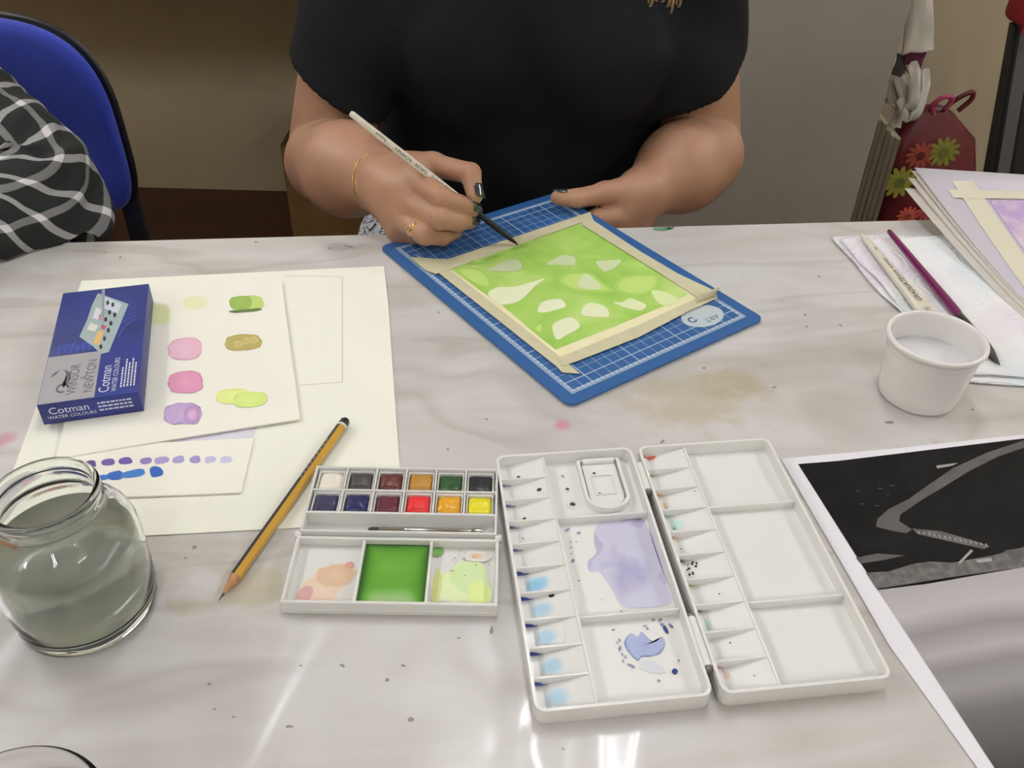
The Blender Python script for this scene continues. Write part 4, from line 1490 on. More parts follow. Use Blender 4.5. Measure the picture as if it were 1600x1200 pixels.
def towel_layer(quad, z0, seed, nx=44, ny=40):
    Q = [np.array(q, float) for q in quad]
    V, F = [], []
    for j in range(ny + 1):
        for i in range(nx + 1):
            u, v = i / nx, j / ny
            p = Q[0] * (1 - u) * (1 - v) + Q[1] * u * (1 - v) + Q[2] * u * v + Q[3] * (1 - u) * v
            edge = 1 - min(u, v, 1 - u, 1 - v) * 8
            wob = .0035 * mnoise.noise(Vector((u * 4 + seed, v * 4, seed))) if edge > 0 else 0
            z = z0 + .0012 * (mnoise.noise(Vector((p[0] * 22, p[1] * 22, seed))) + .5) + max(0, edge) * .0010 * (1 + mnoise.noise(Vector((p[0] * 40, p[1] * 40, seed + 5))))
            V.append((p[0] + wob, p[1] + wob, max(z, z0)))
    for j in range(ny):
        for i in range(nx):
            k = j * (nx + 1) + i
            F.append((k, k + 1, k + nx + 2, k + nx + 1))
    o = obj('towel_layer', to_local(tw, V), F, m_tow, tw, smooth=True)
    o.modifiers.new('thick', 'SOLIDIFY').thickness = .0003
    return o


towel_layer([(.364, .582), (.60, .566), (.61, .852), (.322, .822)], .0006, 1)
towel_layer([(.366, .589), (.60, .574), (.61, .846), (.328, .816)], .0026, 4)

m_wh = mat('white brush lacquer', '#dcd6c4', rough=.3, coat=.3)
m_ltr = mat('black brush lettering', '#34322e', rough=.5)
m_fer = mat('black ferrule', '#0d0e0f', rough=.4, spec=.3)
m_hair = mat('dark wet bristle', '#0f0f0e', rough=.4, spec=.3)


def brush_text(th, A, d, nrm, items):
    for body, t0, size in items:
        M = frameM(A + d * t0[0] + nrm * t0[1] + np.cross(nrm, d) * (-size * .34), d, nrm)
        text('lettering', body, size, m_ltr, th, Matrix.Translation(-Vector(th.location) + Vector((0, 0, TZ))) @ M)


# flat white brush
T0, T1 = U(1346, 366, .008), U(1475, 520, .0085)
fb = thing('flat_brush', tuple(T1), 0, 'flat white handled brush lying on the paper towel, nearest the table middle', 'brush')
d = (T0 - T1) / np.linalg.norm(T0 - T1)
sd = np.array([-d[1], d[0], 0]); sd /= np.linalg.norm(sd)
LB = np.linalg.norm(T0 - T1)
V, F = [], []
for t0, hw, hz in ((-.006, .0090, .0022), (0, .0096, .0026), (.035, .0090, .0026), (.07, .0068, .0026), (LB - .02, .0036, .0022), (LB - .003, .0022, .0018), (LB, .0012, .001)):
    for k in range(12):
        a = 2 * PI * k / 12
        V.append(T1 + d * t0 + sd * hw * math.copysign(abs(math.cos(a)) ** .6, math.cos(a)) + np.array([0, 0, hz * math.copysign(abs(math.sin(a)) ** .6, math.sin(a))]))
for i in range(6):
    for k in range(12):
        F.append((i * 12 + k, i * 12 + (k + 1) % 12, (i + 1) * 12 + (k + 1) % 12, (i + 1) * 12 + k))
F.append(tuple(range(11, -1, -1)))
F.append(tuple(range(72, 84)))
bm = bmesh.new()
vs = [bm.verts.new(tuple(v)) for v in to_local(fb, V)]
for f in F: bm.faces.new([vs[q] for q in f])
bm_obj('handle', bm, m_wh, fb, smooth=True, auto=.8)
up3 = np.array([0, 0, 1.0])
brush_text(fb, T1, d, up3, [('½', (.030, .00285), .0090), ('GRADUATE', (.047, .00285), .0078), ('DALER · ROWNEY', (.088, .0028), .0046), ('Flat', (LB - .037, .0026), .0046)])
V, F = [], []
for t0, hw, hz in ((-.006, .0070, .0022), (-.012, .0071, .0022), (-.026, .0072, .0018)):
    for k in range(12):
        a = 2 * PI * k / 12
        V.append(T1 + d * t0 + sd * hw * math.copysign(abs(math.cos(a)) ** .6, math.cos(a)) + np.array([0, 0, hz * math.copysign(abs(math.sin(a)) ** .6, math.sin(a)) - .001]))
for i in range(2):
    for k in range(12):
        F.append((i * 12 + k, (i + 1) * 12 + k, (i + 1) * 12 + (k + 1) % 12, i * 12 + (k + 1) % 12))
obj('ferrule', to_local(fb, V), F, m_st, fb, smooth=True)
slab('bristles', to_local(fb, [T1 - d * .026 + sd * .007 + up3 * -.002, T1 - d * .026 - sd * .007 + up3 * -.002, T1 - d * .036 - sd * .0066 + up3 * -.0028, T1 - d * .036 + sd * .0066 + up3 * -.0028]), .002, m_hair, fb)

# purple round brush
P0, P1 = U(1388, 360, .010), U(1563, 571, .006)
P1[2] = .0060
pbk = thing('round_brush', tuple(P1), 0, 'purple handled round brush with a thick dark pointed tip on the paper towel', 'brush')
LP = np.linalg.norm(P0 - P1)
q = lambda V: to_local(pbk, V)
V, F = rod_data(P1, P0, [(.0036, .072), (.0043, .080), (.0044, .095), (.0036, .15), (.0028, LP - .01), (.0024, LP - .002), (.0010, LP)], 18)
obj('handle', q(V), F, mat('purple lacquer', '#6b1550', rough=.25, coat=.4), pbk, smooth=True, auto=.8)
V, F = rod_data(P1, P0, [(.0048, .030), (.0042, .050), (.0036, .0725)], 18)
obj('ferrule', q(V), F, mat('dark pewter ferrule', '#55534e', rough=.3, metal=.9), pbk, smooth=True, auto=.8)
V, F = rod_data(P1, P0, [(.0002, 0), (.0022, .008), (.0043, .018), (.0050, .026), (.0047, .031)], 18)
obj('bristles', q(V), F, mat('dark brown bristle', '#3f3830', '#2c2824', scale=300, rough=.5), pbk, smooth=True, auto=.8)

# ------------------------------------------------------------------ mounted sheets on the right
m_card = mat('lilac white card', '#dcd7e0', rough=.8)
m_card2 = mat('cream card', '#ddd7cc', rough=.8)


def card_z(x, y, k):
    """cards rise towards the far edge, the lower ones less"""
    s = max(0, (y - .70) / .22)
    return .0088 - .0016 * k + (.0315 - .0035 * k) * s ** 1.35


def card_sheet(name, x0, y1, lab, m, k, sk=.0):
    th = thing(name, (x0 + .15, y1 - .2, .004), 0, lab, 'card', 'cards stacked at the right edge')
    V, F = [], []
    nx, ny = 2, 16
    for j in range(ny + 1):
        for i in range(nx + 1):
            y = y1 - .36 + .36 * j / ny
            x = x0 + .32 * i / nx + (y1 - y) * sk
            yy = y - .03 * i / nx
            V.append((x, yy, card_z(x, y, k)))
    for j in range(ny):
        for i in range(nx):
            a = j * (nx + 1) + i
            F.append((a, a + 1, a + nx + 2, a + nx + 1))
    o = obj('card_sheet', to_local(th, V), F, m, th, smooth=True)
    md = o.modifiers.new('thick', 'SOLIDIFY')
    md.thickness = .0010
    return th


def on_card(px, py, k=0, dz=.0006):
    p = U(px, py, .02)
    for _ in range(12):
        p = U(px, py, card_z(p[0], p[1], k) + dz)
    return p


def unit2(v):
    v = np.asarray(v[:2], float)
    return v / np.linalg.norm(v)


c0 = on_card(1430, 261)
c1 = on_card(1586, 453)
sk = (c1[0] - c0[0]) / (c0[1] - c1[1])
top = card_sheet('painted_card', c0[0], c0[1], 'topmost lilac white card with a taped purple painting at the right edge', m_card, 0, sk)
for k, (cx, cy, sdx) in enumerate([(1425, 266, .0), (1420, 277, .004), (1414, 293, .010)]):
    p = on_card(cx, cy, k + 1)
    card_sheet('card', p[0], p[1], ['cream card directly beneath the painted card at the right edge', 'cream card second from the bottom of the stack at the right edge', 'lowest cream card of the stack at the right edge, sliding under the paper towel'][k], m_card2, k + 1, sk + sdx)


def card_patch(name, o2, ex, ey, u0, u1, v0, v1, m, dz, nseg=12):
    """patch of the top card's own plane: u along its far edge, v towards the near edge"""
    V, F = [], []
    for j in range(nseg + 1):
        for i in range(nseg + 1):
            p = o2 + ex * (u0 + (u1 - u0) * i / nseg) + ey * (v0 + (v1 - v0) * j / nseg)
            yc = p[1] + .03 * (p[0] - c0[0]) / .32          # the card is sheared a little, its height follows its own far edge
            V.append((p[0], p[1], card_z(p[0], yc, 0) + dz))
    for j in range(nseg):
        for i in range(nseg):
            k = j * (nseg + 1) + i
            F.append((k, k + nseg + 1, k + nseg + 2, k + 1))
    return obj(name, to_local(top, V), F, m, top, smooth=True)


m_tp2 = mat('pale cream tape', '#dad4bd', rough=.7)
g0, g1, g2 = on_card(1545, 314), on_card(1640, 317), on_card(1600, 393)
ex = np.array([*unit2(g1 - g0), 0]); ey = np.array([*unit2(g2 - g0), 0])
o2 = np.array([g0[0], g0[1], 0])
PW, PH = .150, .200
card_patch('tape_strip', o2, ex, ey, -.026, -.004, -.032, PH + .03, m_tp2, .0010)
card_patch('tape_strip', o2, ex, ey, -.036, PW + .03, -.016, -.002, m_tp2, .0013)
card_patch('tape_strip', o2, ex, ey, PW + .002, PW + .020, -.020, PH + .03, m_tp2, .0016)
card_patch('tape_strip', o2, ex, ey, -.030, PW + .03, PH + .002, PH + .018, m_tp2, .0019)
card_patch('lilac_painting', o2, ex, ey, 0, PW, 0, PH, mat('lilac watercolour', '#b9a0cc', '#d6c0cf', scale=45, rough=.7, lo=.4, hi=.6), .0008)

# ------------------------------------------------------------------ black and white print
pr = thing("photo_print", tuple(U(1222, 719, .0003)), .18, 'black and white landscape photograph printed with a white border, lower right', 'photo print')
cA, cB, cC = U(1220, 717), U(1600, 680), U(1525, 1200)
dx = (cB - cA) / np.linalg.norm(cB - cA)
dy = (cC - cA) / np.linalg.norm(cC - cA)
z3 = np.array([0, 0, 1.0])
bor = mat('white photo paper', '#e9e6ea', rough=.4)
q = [cA + z3 * .0004, cA + dy * .40 + z3 * .0004, cA + dy * .40 + dx * .30 + z3 * .0004, cA + dx * .30 + z3 * .0004]
q = [U(1220, 717, .0004), U(1297, 850, .0004), U(1390, 1010, .0004), U(1527, 1200, .0004), cA + dy * .42 + z3 * .0004, cA + dy * .42 + dx * .34 + z3 * .0004, cA + dx * .34 + z3 * .0004, U(1600, 679, .0004), U(1400, 701, .0004)]
slab('print_paper', to_local(pr, q), .0003, bor, pr)
m_pd = mat('print black ink', '#0e0d0d', '#1a1919', scale=30, lo=.45, hi=.75, rough=.55, spec=.12)
m_gr1 = mat('print road grey', '#55524f', '#4a4745', scale=60, rough=.45)
m_gr2 = mat('print shore grey', '#4b4846', '#6a6663', scale=180, rough=.45)
m_gr3 = mat('print light grey', '#9a9693', rough=.45)
zq = .0009
PX = lambda pts: [(1200 + x / 2.2222, 660 + y / 2.2222) for x, y in pts]
RX = .326          # right edge of the printed picture, from the corner along the far edge


def onR(v):
    return cA + dx * RX + dy * v + z3 * zq


vT = .010 + .0
shore_v = None
L0, L1 = U(1372, 922, zq), U(1600, 886, zq)
sd_ = (L1 - L0) / np.linalg.norm(L1 - L0)
# where the shore line meets the right edge of the picture
A_ = np.array([[sd_[0], -dy[0]], [sd_[1], -dy[1]]])
tt = np.linalg.solve(A_, (onR(0) - L0)[:2])
SR = onR(tt[1])
TR_ = onR(.011)
poly('print_land', to_local(pr, [U(1247, 725, zq), U(1310, 720, zq), U(1600, 685, zq), TR_, SR, L1, U(1450, 912, zq), L0, U(1345, 880, zq)]), m_pd, pr)
m_wtr = bpy.data.materials.new('print misty water')
t, n, l, b = nt(m_wtr)
setp(b, rough=.45)
at = n.new('ShaderNodeAttribute')
at.attribute_name = 'rim'
rp = n.new('ShaderNodeValToRGB')
e = rp.color_ramp.elements
e[0].position, e[0].color = 0, (*S('#a7a1a3'), 1)
e[1].position, e[1].color = 1, (*S('#2a2727'), 1)
for p_, c_ in ((.18, '#b4aeb0'), (.30, '#8a8486'), (.42, '#a8a2a3'), (.50, '#837e7f'), (.60, '#8f8a8a'), (.72, '#625d5d'), (.86, '#4c4848')):
    x = e.new(p_)
    x.color = (*S(c_), 1)
l.new(at.outputs['Fac'], rp.inputs['Fac'])
l.new(rp.outputs['Color'], b.inputs['Base Color'])
V, F, rim = [], [], []
NL = 24
BL_ = cA + dy * .408 + dx * .010 + z3 * zq
BR_ = onR(.408)
for j in range(NL + 1):
    v = j / NL
    for i in range(7):
        u = i / 6
        p = (L0 * (1 - v) + BL_ * v) * (1 - u) + (SR * (1 - v) + BR_ * v) * u
        V.append(p)
        rim.append(min(1, v * 2.3) + .03 * math.sin(u * 9 + v * 3))
for j in range(NL):
    for i in range(6):
        k = j * 7 + i
        F.append((k, k + 7, k + 8, k + 1))
obj('print_water', to_local(pr, V), F, m_wtr, pr, rim=rim)
poly('print_road', px_poly(pr, PX([(889, 62), (760, 105), (640, 160), (560, 215), (490, 265), (420, 300), (380, 335), (375, 362), (430, 376), (480, 385), (500, 372), (455, 342), (460, 320), (540, 265), (600, 230), (700, 168), (800, 118), (889, 88)]), zq + .0002), m_gr1, pr)
poly('print_steps', px_poly(pr, PX([(500, 368), (600, 378), (720, 412), (770, 430), (750, 440), (640, 415), (520, 388)]), zq + .0003), m_gr2, pr)
poly('print_shore', px_poly(pr, PX([(340, 522), (420, 517), (500, 492), (560, 483), (640, 487), (780, 462), (889, 432), (960, 415), (960, 490), (889, 502), (640, 537), (378, 578)]), zq + .0002), m_gr2, pr)
poly('print_inlet', px_poly(pr, PX([(305, 470), (380, 455), (475, 462), (400, 478), (322, 490)]), zq + .0002), m_gr1, pr)
for pts in ([(660, 487), (705, 440), (712, 447), (668, 490)], [(583, 150), (660, 140), (640, 150), (588, 160)], [(820, 445), (885, 435), (889, 470), (850, 480)], [(720, 478), (775, 470), (778, 482), (730, 487)]):
    poly('print_shed', px_poly(pr, PX(pts), zq + .0004), m_gr3 if pts[0][0] != 820 else m_gr1, pr)
R.seed(2)
for i in range(14):
    x, y = 520 + i * 18, 376 + i * 3.4
    poly('print_post', px_poly(pr, PX([(x, y), (x + 5, y + 1), (x + 9, y + 10), (x + 4, y + 10)]), zq + .0005), m_gr3, pr)
for i in range(9):
    x, y = R.uniform(300, 480), R.uniform(180, 300)
    poly('print_fleck', px_poly(pr, PX([(x, y), (x + R.uniform(10, 34), y + 3), (x + 8, y + 4)]), zq + .0002), m_gr1, pr)

# ------------------------------------------------------------------ people
m_skin = bpy.data.materials.new('skin')
t, n, l, b = nt(m_skin)
setp(b, rough=.48, sss=.12, spec=.4)
b.inputs['Subsurface Radius'].default_value = (.012, .005, .003)
b.inputs['Subsurface Scale'].default_value = .5
tc = n.new('ShaderNodeTexCoord')
nz = n.new('ShaderNodeTexNoise')
nz.inputs['Scale'].default_value = 26
nz.inputs['Detail'].default_value = 5
l.new(tc.outputs['Object'], nz.inputs['Vector'])
rp = n.new('ShaderNodeValToRGB')
rp.color_ramp.elements[0].position, rp.color_ramp.elements[0].color = .3, (*S('#a67c62'), 1)
rp.color_ramp.elements[1].position, rp.color_ramp.elements[1].color = .7, (*S('#b48b70'), 1)
l.new(nz.outputs['Fac'], rp.inputs['Fac'])
l.new(rp.outputs['Color'], b.inputs['Base Color'])
nb = n.new('ShaderNodeTexNoise')
nb.inputs['Scale'].default_value = 420
nb.inputs['Detail'].default_value = 3
l.new(tc.outputs['Object'], nb.inputs['Vector'])
bp = n.new('ShaderNodeBump')
bp.inputs['Strength'].default_value = .18
bp.inputs['Distance'].default_value = .0008
l.new(nb.outputs['Fac'], bp.inputs['Height'])
l.new(bp.outputs['Normal'], b.inputs['Normal'])
m_nail = mat('dark slate nail varnish', '#2c3230', rough=.15, coat=.6)


def unit(v):
    v = np.asarray(v, float)
    return v / np.linalg.norm(v)


def arm_field(E, W, S0, fingers, thumb, palm_k=.016, re=.050, rw=.0275, rs=.053, extra=()):
    """distance to one bare arm: upper arm, forearm, palm, five fingers"""
    E, W, S0 = map(np.asarray, (E, W, S0))
    mid = E * .62 + W * .38
    ax = unit(W - E)

    def f(p):
        fore = smin(cone(p, E, mid, re, re * .93), cone(p, mid, W, re * .93, rw), .03)
        upper = cone(p, S0, E + np.array([0, .030, .012]), rs, re * .98)
        d = smin(fore, upper, .0025)
        palm = None
        for k, fg in enumerate(fingers):
            base = W * .86 + fg[0] * .14
            c = cone(p, base, fg[0], .0150, .0112 if k < 3 else .0105)
            palm = c if palm is None else smin(palm, c, palm_k)
        for a, b_ in zip(fingers[:-1], fingers[1:]):                 # flesh between the knuckles
            palm = smin(palm, cone(p, W * .4 + (a[0] + b_[0]) * .3, (a[0] + b_[0]) * .47 + W * .06, .0150, .0112), .012)
        palm = smin(palm, cone(p, W * .75 + thumb[0] * .25, thumb[0], .017, .0165), .018)
        palm = smin(palm, cone(p, thumb[0], thumb[1], .0160, .0115), .012)
        palm = smin(palm, cone(p, thumb[0] * .5 + thumb[1] * .5, fingers[0][0] * .65 + thumb[0] * .35, .0095, .0105), .014)   # web of the thumb
        for (a, b_, r1, r2) in extra:
            palm = smin(palm, cone(p, a, b_, r1, r2), .012)
        hand = palm
        tot = None
        for k, fg in enumerate(fingers):
            s = (1.0, 1.0, .96, .84)[k]
            c = cone(p, fg[0], fg[1], .0122 * s, .0106 * s)
            c = smin(c, cone(p, fg[1], fg[2], .0107 * s, .0092 * s), .003)
            c = smin(c, cone(p, fg[2], fg[3], .0093 * s, .0074 * s), .003)
            c = smin(hand, c, .005)
            tot = c if tot is None else smin(tot, c, .0006)
        c = smin(cone(p, thumb[1], thumb[2], .0118, .0102), cone(p, thumb[2], thumb[3], .0104, .0080), .003)
        tot = smin(tot, smin(hand, c, .008), .0012)
        d = smin(d, tot, .016)
        return d
    return f


def nail(parent, a, b_, nrm, w=.0058, ln=.0105, r=.0070):
    """varnished nail on the finger end a->b_, facing nrm"""
    d = unit(b_ - a)
    nrm = unit(nrm - d * (nrm @ d))
    sd = np.cross(d, nrm)
    V, F = [], []
    N, Mm = 8, 6
    for j in range(N + 1):
        t = j / N
        ww = w * (1 - .35 * max(0, t - .7) / .3 * max(0, t - .7) / .3) * (1 if t > .12 else .8)
        for i in range(Mm + 1):
            s = i / Mm * 2 - 1
            x = s * ww
            z = math.sqrt(max(1e-9, (r * 1.08) ** 2 - x * x)) + .0007 - .0010 * max(0, t - .5)
            V.append(b_ - d * (ln * .62) + d * ln * t + sd * x + nrm * z)
    for j in range(N):
        for i in range(Mm):
            k = j * (Mm + 1) + i
            F.append((k, k + 1, k + Mm + 2, k + Mm + 1))
    o = obj('fingernail', to_local(parent, V), F, m_nail, parent, smooth=True)
    o.modifiers.new('thick', 'SOLIDIFY').thickness = .0008
    return o


def head_field(C, pitch, yaw=0.0):
    """head and neck top in a local frame: +y back of head, face towards -y"""
    cp_, sp_ = math.cos(pitch), math.sin(pitch)
    cy_, sy_ = math.cos(yaw), math.sin(yaw)
    Rm = np.array([[cy_, -sy_, 0], [sy_, cy_, 0], [0, 0, 1]]) @ np.array([[1, 0, 0], [0, cp_, -sp_], [0, sp_, cp_]])
    C = np.asarray(C, float)

    def f(p):
        q = (p - C) @ Rm
        d = ellip(q, (0, .012, .035), (.076, .092, .088))
        d = smin(d, ellip(q, (0, -.022, -.040), (.056, .062, .066)), .04)
        d = smin(d, ellip(q, (0, -.056, -.088), (.026, .020, .016)), .03)
        d = smin(d, cone(q, (0, -.080, .012), (0, -.102, -.030), .007, .012), .014)                       # nose
        for s in (-1, 1):
            d = smin(d, cone(q, (s * .012, -.082, .020), (s * .044, -.068, .020), .008, .007), .012)        # brow
            d = smin(d, ellip(q, (s * .036, -.062, -.026), (.022, .020, .020)), .02)                        # cheek
            d = smin(d, cone(q, (s * .010, -.092, -.034), (s * .004, -.094, -.034), .007, .006), .006)
            d = smin(d, ellip(q, (s * .078, .012, -.008), (.008, .018, .030)), .008)                        # ear
        d = smin(d, cone(q, (-.018, -.080, -.056), (.018, -.080, -.056), .006, .006), .006)                 # lips
        d = smin(d, cone(q, (-.014, -.077, -.066), (.014, -.077, -.066), .0065, .0065), .006)
        for s in (-1, 1):
            d = np.maximum(d, -ellip(q, (s * .030, -.086, .002), (.016, .014, .009)))                      # eye sockets
        return d
    return f, Rm, C


def add_eyes(parent, Rm, C):
    me_ = mat('eye white', '#e8e4dc', rough=.15)
    mi_ = mat('brown iris', '#3b2a1c', rough=.15)
    for s in (-1, 1):
        c = C + Rm @ np.array([s * .030, -.066, .002])
        bm = bmesh.new()
        bmesh.ops.create_uvsphere(bm, u_segments=20, v_segments=14, radius=.0125)
        for v in bm.verts: v.co += Vector(to_local(parent, [c])[0])
        e_ = bm_obj('eye', bm, me_, parent, smooth=True)
        c2 = C + Rm @ np.array([s * .030, -.0755, -.001])
        bm = bmesh.new()
        bmesh.ops.create_uvsphere(bm, u_segments=14, v_segments=10, radius=.0055)
        for v in bm.verts: v.co = v.co * 0.75 + Vector(to_local(parent, [c2])[0])
        bm_obj('iris', bm, mi_, e_, smooth=True)


def strands(parent, paths, m, name='hair'):
    V, F = [], []
    for pts, rr in paths:
        P = spline(pts, 6)
        k = len(P)
        rad = np.array([rr * (1 - .85 * (i / (k - 1)) ** 2) for i in range(k)])
        v, f = tube_data(P, rad, 6)
        o = len(V)
        V += list(v)
        F += [tuple(q + o for q in ff) for ff in f]
    return obj(name, to_local(parent, V), F, m, parent, smooth=True)


def hair_cap(Rm, C, rr, seed, length, n_l=90, rad=.006):
    """locks from the parting down round the head"""
    rn = random.Random(seed)
    out = []
    for i in range(n_l):
        a = rn.uniform(-.2, PI + .2) if i % 3 else rn.uniform(0, 2 * PI)
        lx = rn.uniform(.0, .03) * (1 if rn.random() < .5 else -1)
        side = math.cos(a); back = math.sin(a)
        pts = [np.array([side * .012, .01 + back * .01, .125])]
        for z, k in ((.105, .66), (.06, .99), (.0, 1.05), (-.05, 1.03)):
            pts.append(np.array([side * .080 * k, .012 + back * .097 * k if back > 0 else .012 + back * .06 * k, z]))
        ln = length * rn.uniform(.75, 1.05)
        pts.append(np.array([side * .086, .03 + max(back, 0) * .10, -.05 - ln * .5]))
        pts.append(np.array([side * .092 + rn.uniform(-.01, .01), .035 + max(back, 0) * .10 + rn.uniform(-.01, .01), -.05 - ln]))
        out.append(([C + Rm @ p for p in pts], rad * rn.uniform(.8, 1.3)))
    return out


# ---- the painter in black
wp = thing('person', (.01, 1.15, FL), 0, 'person in a black T-shirt painting the green leaves with a white brush', 'person')
# right hand (left in the picture): holds the brush like a pen, its outer edge resting on the mat
rW = J(603, 288, .838)
rE = J(512, 253, .972)
rS = np.array([-.152, 1.085, .30])
rf = [np.array([J(650, 281, .806), J(690, 309, .769), J(719, 321, .774), J(738, 328, .786)]),
      np.array([J(640, 318, .792), J(687, 341, .758), J(714, 346, .767), J(735, 346, .785)]),
      np.array([J(628, 342, .792), J(663, 366, .757), J(691, 369, .768), J(711, 363, .786)]),
      np.array([J(622, 356, .800), J(648, 366, .784), J(668, 370, .784), J(688, 369, .792)])]
rt = np.array([J(636, 268, .842), J(676, 258, .838), J(735, 271, .815), J(742, 306, .797)])
# left hand (right in the picture): thumb on the mat's far corner, fingers under it
lW = J(1006, 300, .935)
lE = J(1097, 242, 1.03)
lS = np.array([.168, 1.10, .30])
lt = np.array([J(985, 302, .915), J(946, 302, .893), J(902, 310, .871), J(872, 309, .860)])
lf = [np.array([J(962, 338, .893), J(932, 342, .872), J(912, 350, .868), J(895, 356, .870)]),
      np.array([J(968, 354, .900), J(936, 364, .878), J(915, 372, .872), J(896, 376, .876)]),
      np.array([J(976, 370, .908), J(944, 384, .886), J(925, 392, .880), J(906, 396, .884)]),
      np.array([J(986, 384, .916), J(958, 400, .897), J(942, 408, .892), J(926, 412, .895)])]
fR = arm_field(rE, rW, rS, rf, rt, re=.0490, rw=.0290, extra=[(J(617, 318, .826), J(634, 366, .800), .0185, .0140), (J(622, 300, .812), J(636, 340, .797), .016, .014)])
fL = arm_field(lE, lW, lS, lf, lt, re=.0495, rw=.0285)
hf, hR, hC = head_field((.015, 1.02, .475), .42)
TX = .012


def torso(p):
    d = ellip(p, (TX, 1.135, -.02), (.192, .150, .24))
    d = smin(d, ellip(p, (TX, 1.120, .16), (.178, .130, .17)), .06)
    d = smin(d, cone(p, (-.15, 1.115, .275), (.18, 1.115, .275), .058, .058), .06)
    for s in (-1, 1):
        d = smin(d, ellip(p, (TX + s * .078, 1.02, .115), (.078, .075, .080)), .04)
    return d


def f_body(p):                                    # skin that is not in the detailed arms: trunk, neck, head
    d = torso(p) + .012
    d = smin(d, cone(p, (TX, 1.10, .30), (.015, 1.045, .42), .056, .052), .04)
    return smin(d, hf(p), .02)


parts = [sdf_mesh(fR, (-.30, .72, -.03), (.0, 1.16, .34), .0021), sdf_mesh(fL, (.0, .83, -.11), (.32, 1.18, .34), .0021), sdf_mesh(f_body, (-.26, .85, -.30), (.28, 1.32, .62), .007)]
off, VV, FF = 0, [], []
for v, f in parts:
    VV.append(v); FF.append(f + off); off += len(v)
VV = np.concatenate(VV); FF = np.concatenate(FF)
link('body', np_mesh('body', to_local(wp, VV), FF), m_skin, wp, smooth=True)
add_eyes(wp, hR, hC)
for k, fg in enumerate(rf[:2]):
    nail(wp, fg[2], fg[3], (np.array([.1, -.6, .8]) if k == 0 else np.array([0, -.75, .6])), w=.0064, ln=.0130, r=.0080)
nail(wp, rt[2], rt[3], np.array([.75, -.55, .25]), w=.0072, ln=.0140, r=.0088)
nail(wp, lt[2], lt[3], np.array([-.1, .35, 1.0]), w=.0068, ln=.0125, r=.0082)

# T-shirt
m_tee = mat('black jersey', '#0b0c0e', '#0f1113', scale=14, rough=.85, spec=.25, bump=(700, .2, .0006))


def sleeve(p, S0, E, cut, r0, r1):
    d = cone(p, S0, E, r0, r1)
    ax = unit(E - S0)
    L = np.linalg.norm(E - S0)
    nn = unit(ax + np.array([math.copysign(.42, E[0]), .40, 0]))
    dist = (p - S0 - ax * cut * L) @ nn
    return np.maximum(d, dist)


def f_tee(p):
    d = torso(p)
    for S0, E, c in ((rS, rE, .73), (lS, lE, .72)):
        s = sleeve(p, S0, E, c, .0615, .0590)
        inner = cone(p, S0, E + np.array([0, .02, .008]), .0560, .0535)
        ax = unit(E - S0); L = np.linalg.norm(E - S0)
        hollow = np.maximum(inner, ((c - .06) * L - (p - S0) @ ax))
        s = np.maximum(s, -hollow)
        d = smin(d, s, .03)
    # soft folds
    w = np.sin(p[:, 2] * 60 + np.sin(p[:, 0] * 25) * 2.0 + p[:, 0] * 30) * .0016 + np.sin(p[:, 0] * 45 + p[:, 2] * 22) * .0014
    d = d + w
    d = np.maximum(d, -cone(p, (TX, 1.06, .40), (TX, 1.09, .32), .085, .060))          # neckline
    return np.maximum(d, -.27 - p[:, 2])


v, f = sdf_mesh(f_tee, (-.31, .86, -.29), (.34, 1.34, .42), .0038)
link('t_shirt', np_mesh('t_shirt', to_local(wp, relax(v, f, 4)), f), m_tee, wp, smooth=True)

# patterned trousers and shoes
m_trs = bpy.data.materials.new('black and white patterned fabric')
t, n, l, b = nt(m_trs)
setp(b, rough=.85)
tc = n.new('ShaderNodeTexCoord')
nz = n.new('ShaderNodeTexNoise')
nz.inputs['Scale'].default_value = 38
nz.inputs['Detail'].default_value = 1.0
nz.inputs['Distortion'].default_value = 2.2
l.new(tc.outputs['Object'], nz.inputs['Vector'])
rp = n.new('ShaderNodeValToRGB')
rp.color_ramp.interpolation = 'CONSTANT'
rp.color_ramp.elements[0].color = (*S('#c9ccd0'), 1)
rp.color_ramp.elements[1].position = .455
rp.color_ramp.elements[1].color = (*S('#1b1c20'), 1)
e = rp.color_ramp.elements.new(.535)
e.color = (*S('#c9ccd0'), 1)
l.new(nz.outputs['Fac'], rp.inputs['Fac'])
l.new(rp.outputs['Color'], b.inputs['Base Color'])


def f_trs(p):
    d = ellip(p, (TX, 1.16, -.21), (.19, .15, .085))
    for s in (-1, 1):
        k = np.array([TX + s * .145, .73, -.19])
        d = smin(d, cone(p, (TX + s * (.135 if s < 0 else .10), 1.11, -.190), k, .100 if s < 0 else .085, .068), .04)
        d = smin(d, cone(p, k, (TX + s * .14, .78, -.66), .062, .045), .03)
    return np.maximum(d, -.66 - p[:, 2])


v, f = sdf_mesh(f_trs, (-.30, .60, -.70), (.32, 1.36, -.04), .007)
link('trousers', np_mesh('trousers', to_local(wp, v), f), m_trs, wp, smooth=True)
m_shoe = mat('black shoe leather', '#17161a', rough=.4)
for s in (-1, 1):
    def f_sh(p, s=s):
        d = cone(p, (TX + s * .14, .80, -.70), (TX + s * .15, .64, -.715), .042, .036)
        d = smin(d, cone(p, (TX + s * .14, .79, -.66), (TX + s * .14, .79, -.70), .042, .042), .02)
        return np.maximum(d, -.739 - p[:, 2])
    v, f = sdf_mesh(f_sh, (TX + s * .145 - .07, .58, -.76), (TX + s * .145 + .07, .88, -.62), .006)
    link('shoe', np_mesh('shoe', to_local(wp, v), f), m_shoe, wp, smooth=True)

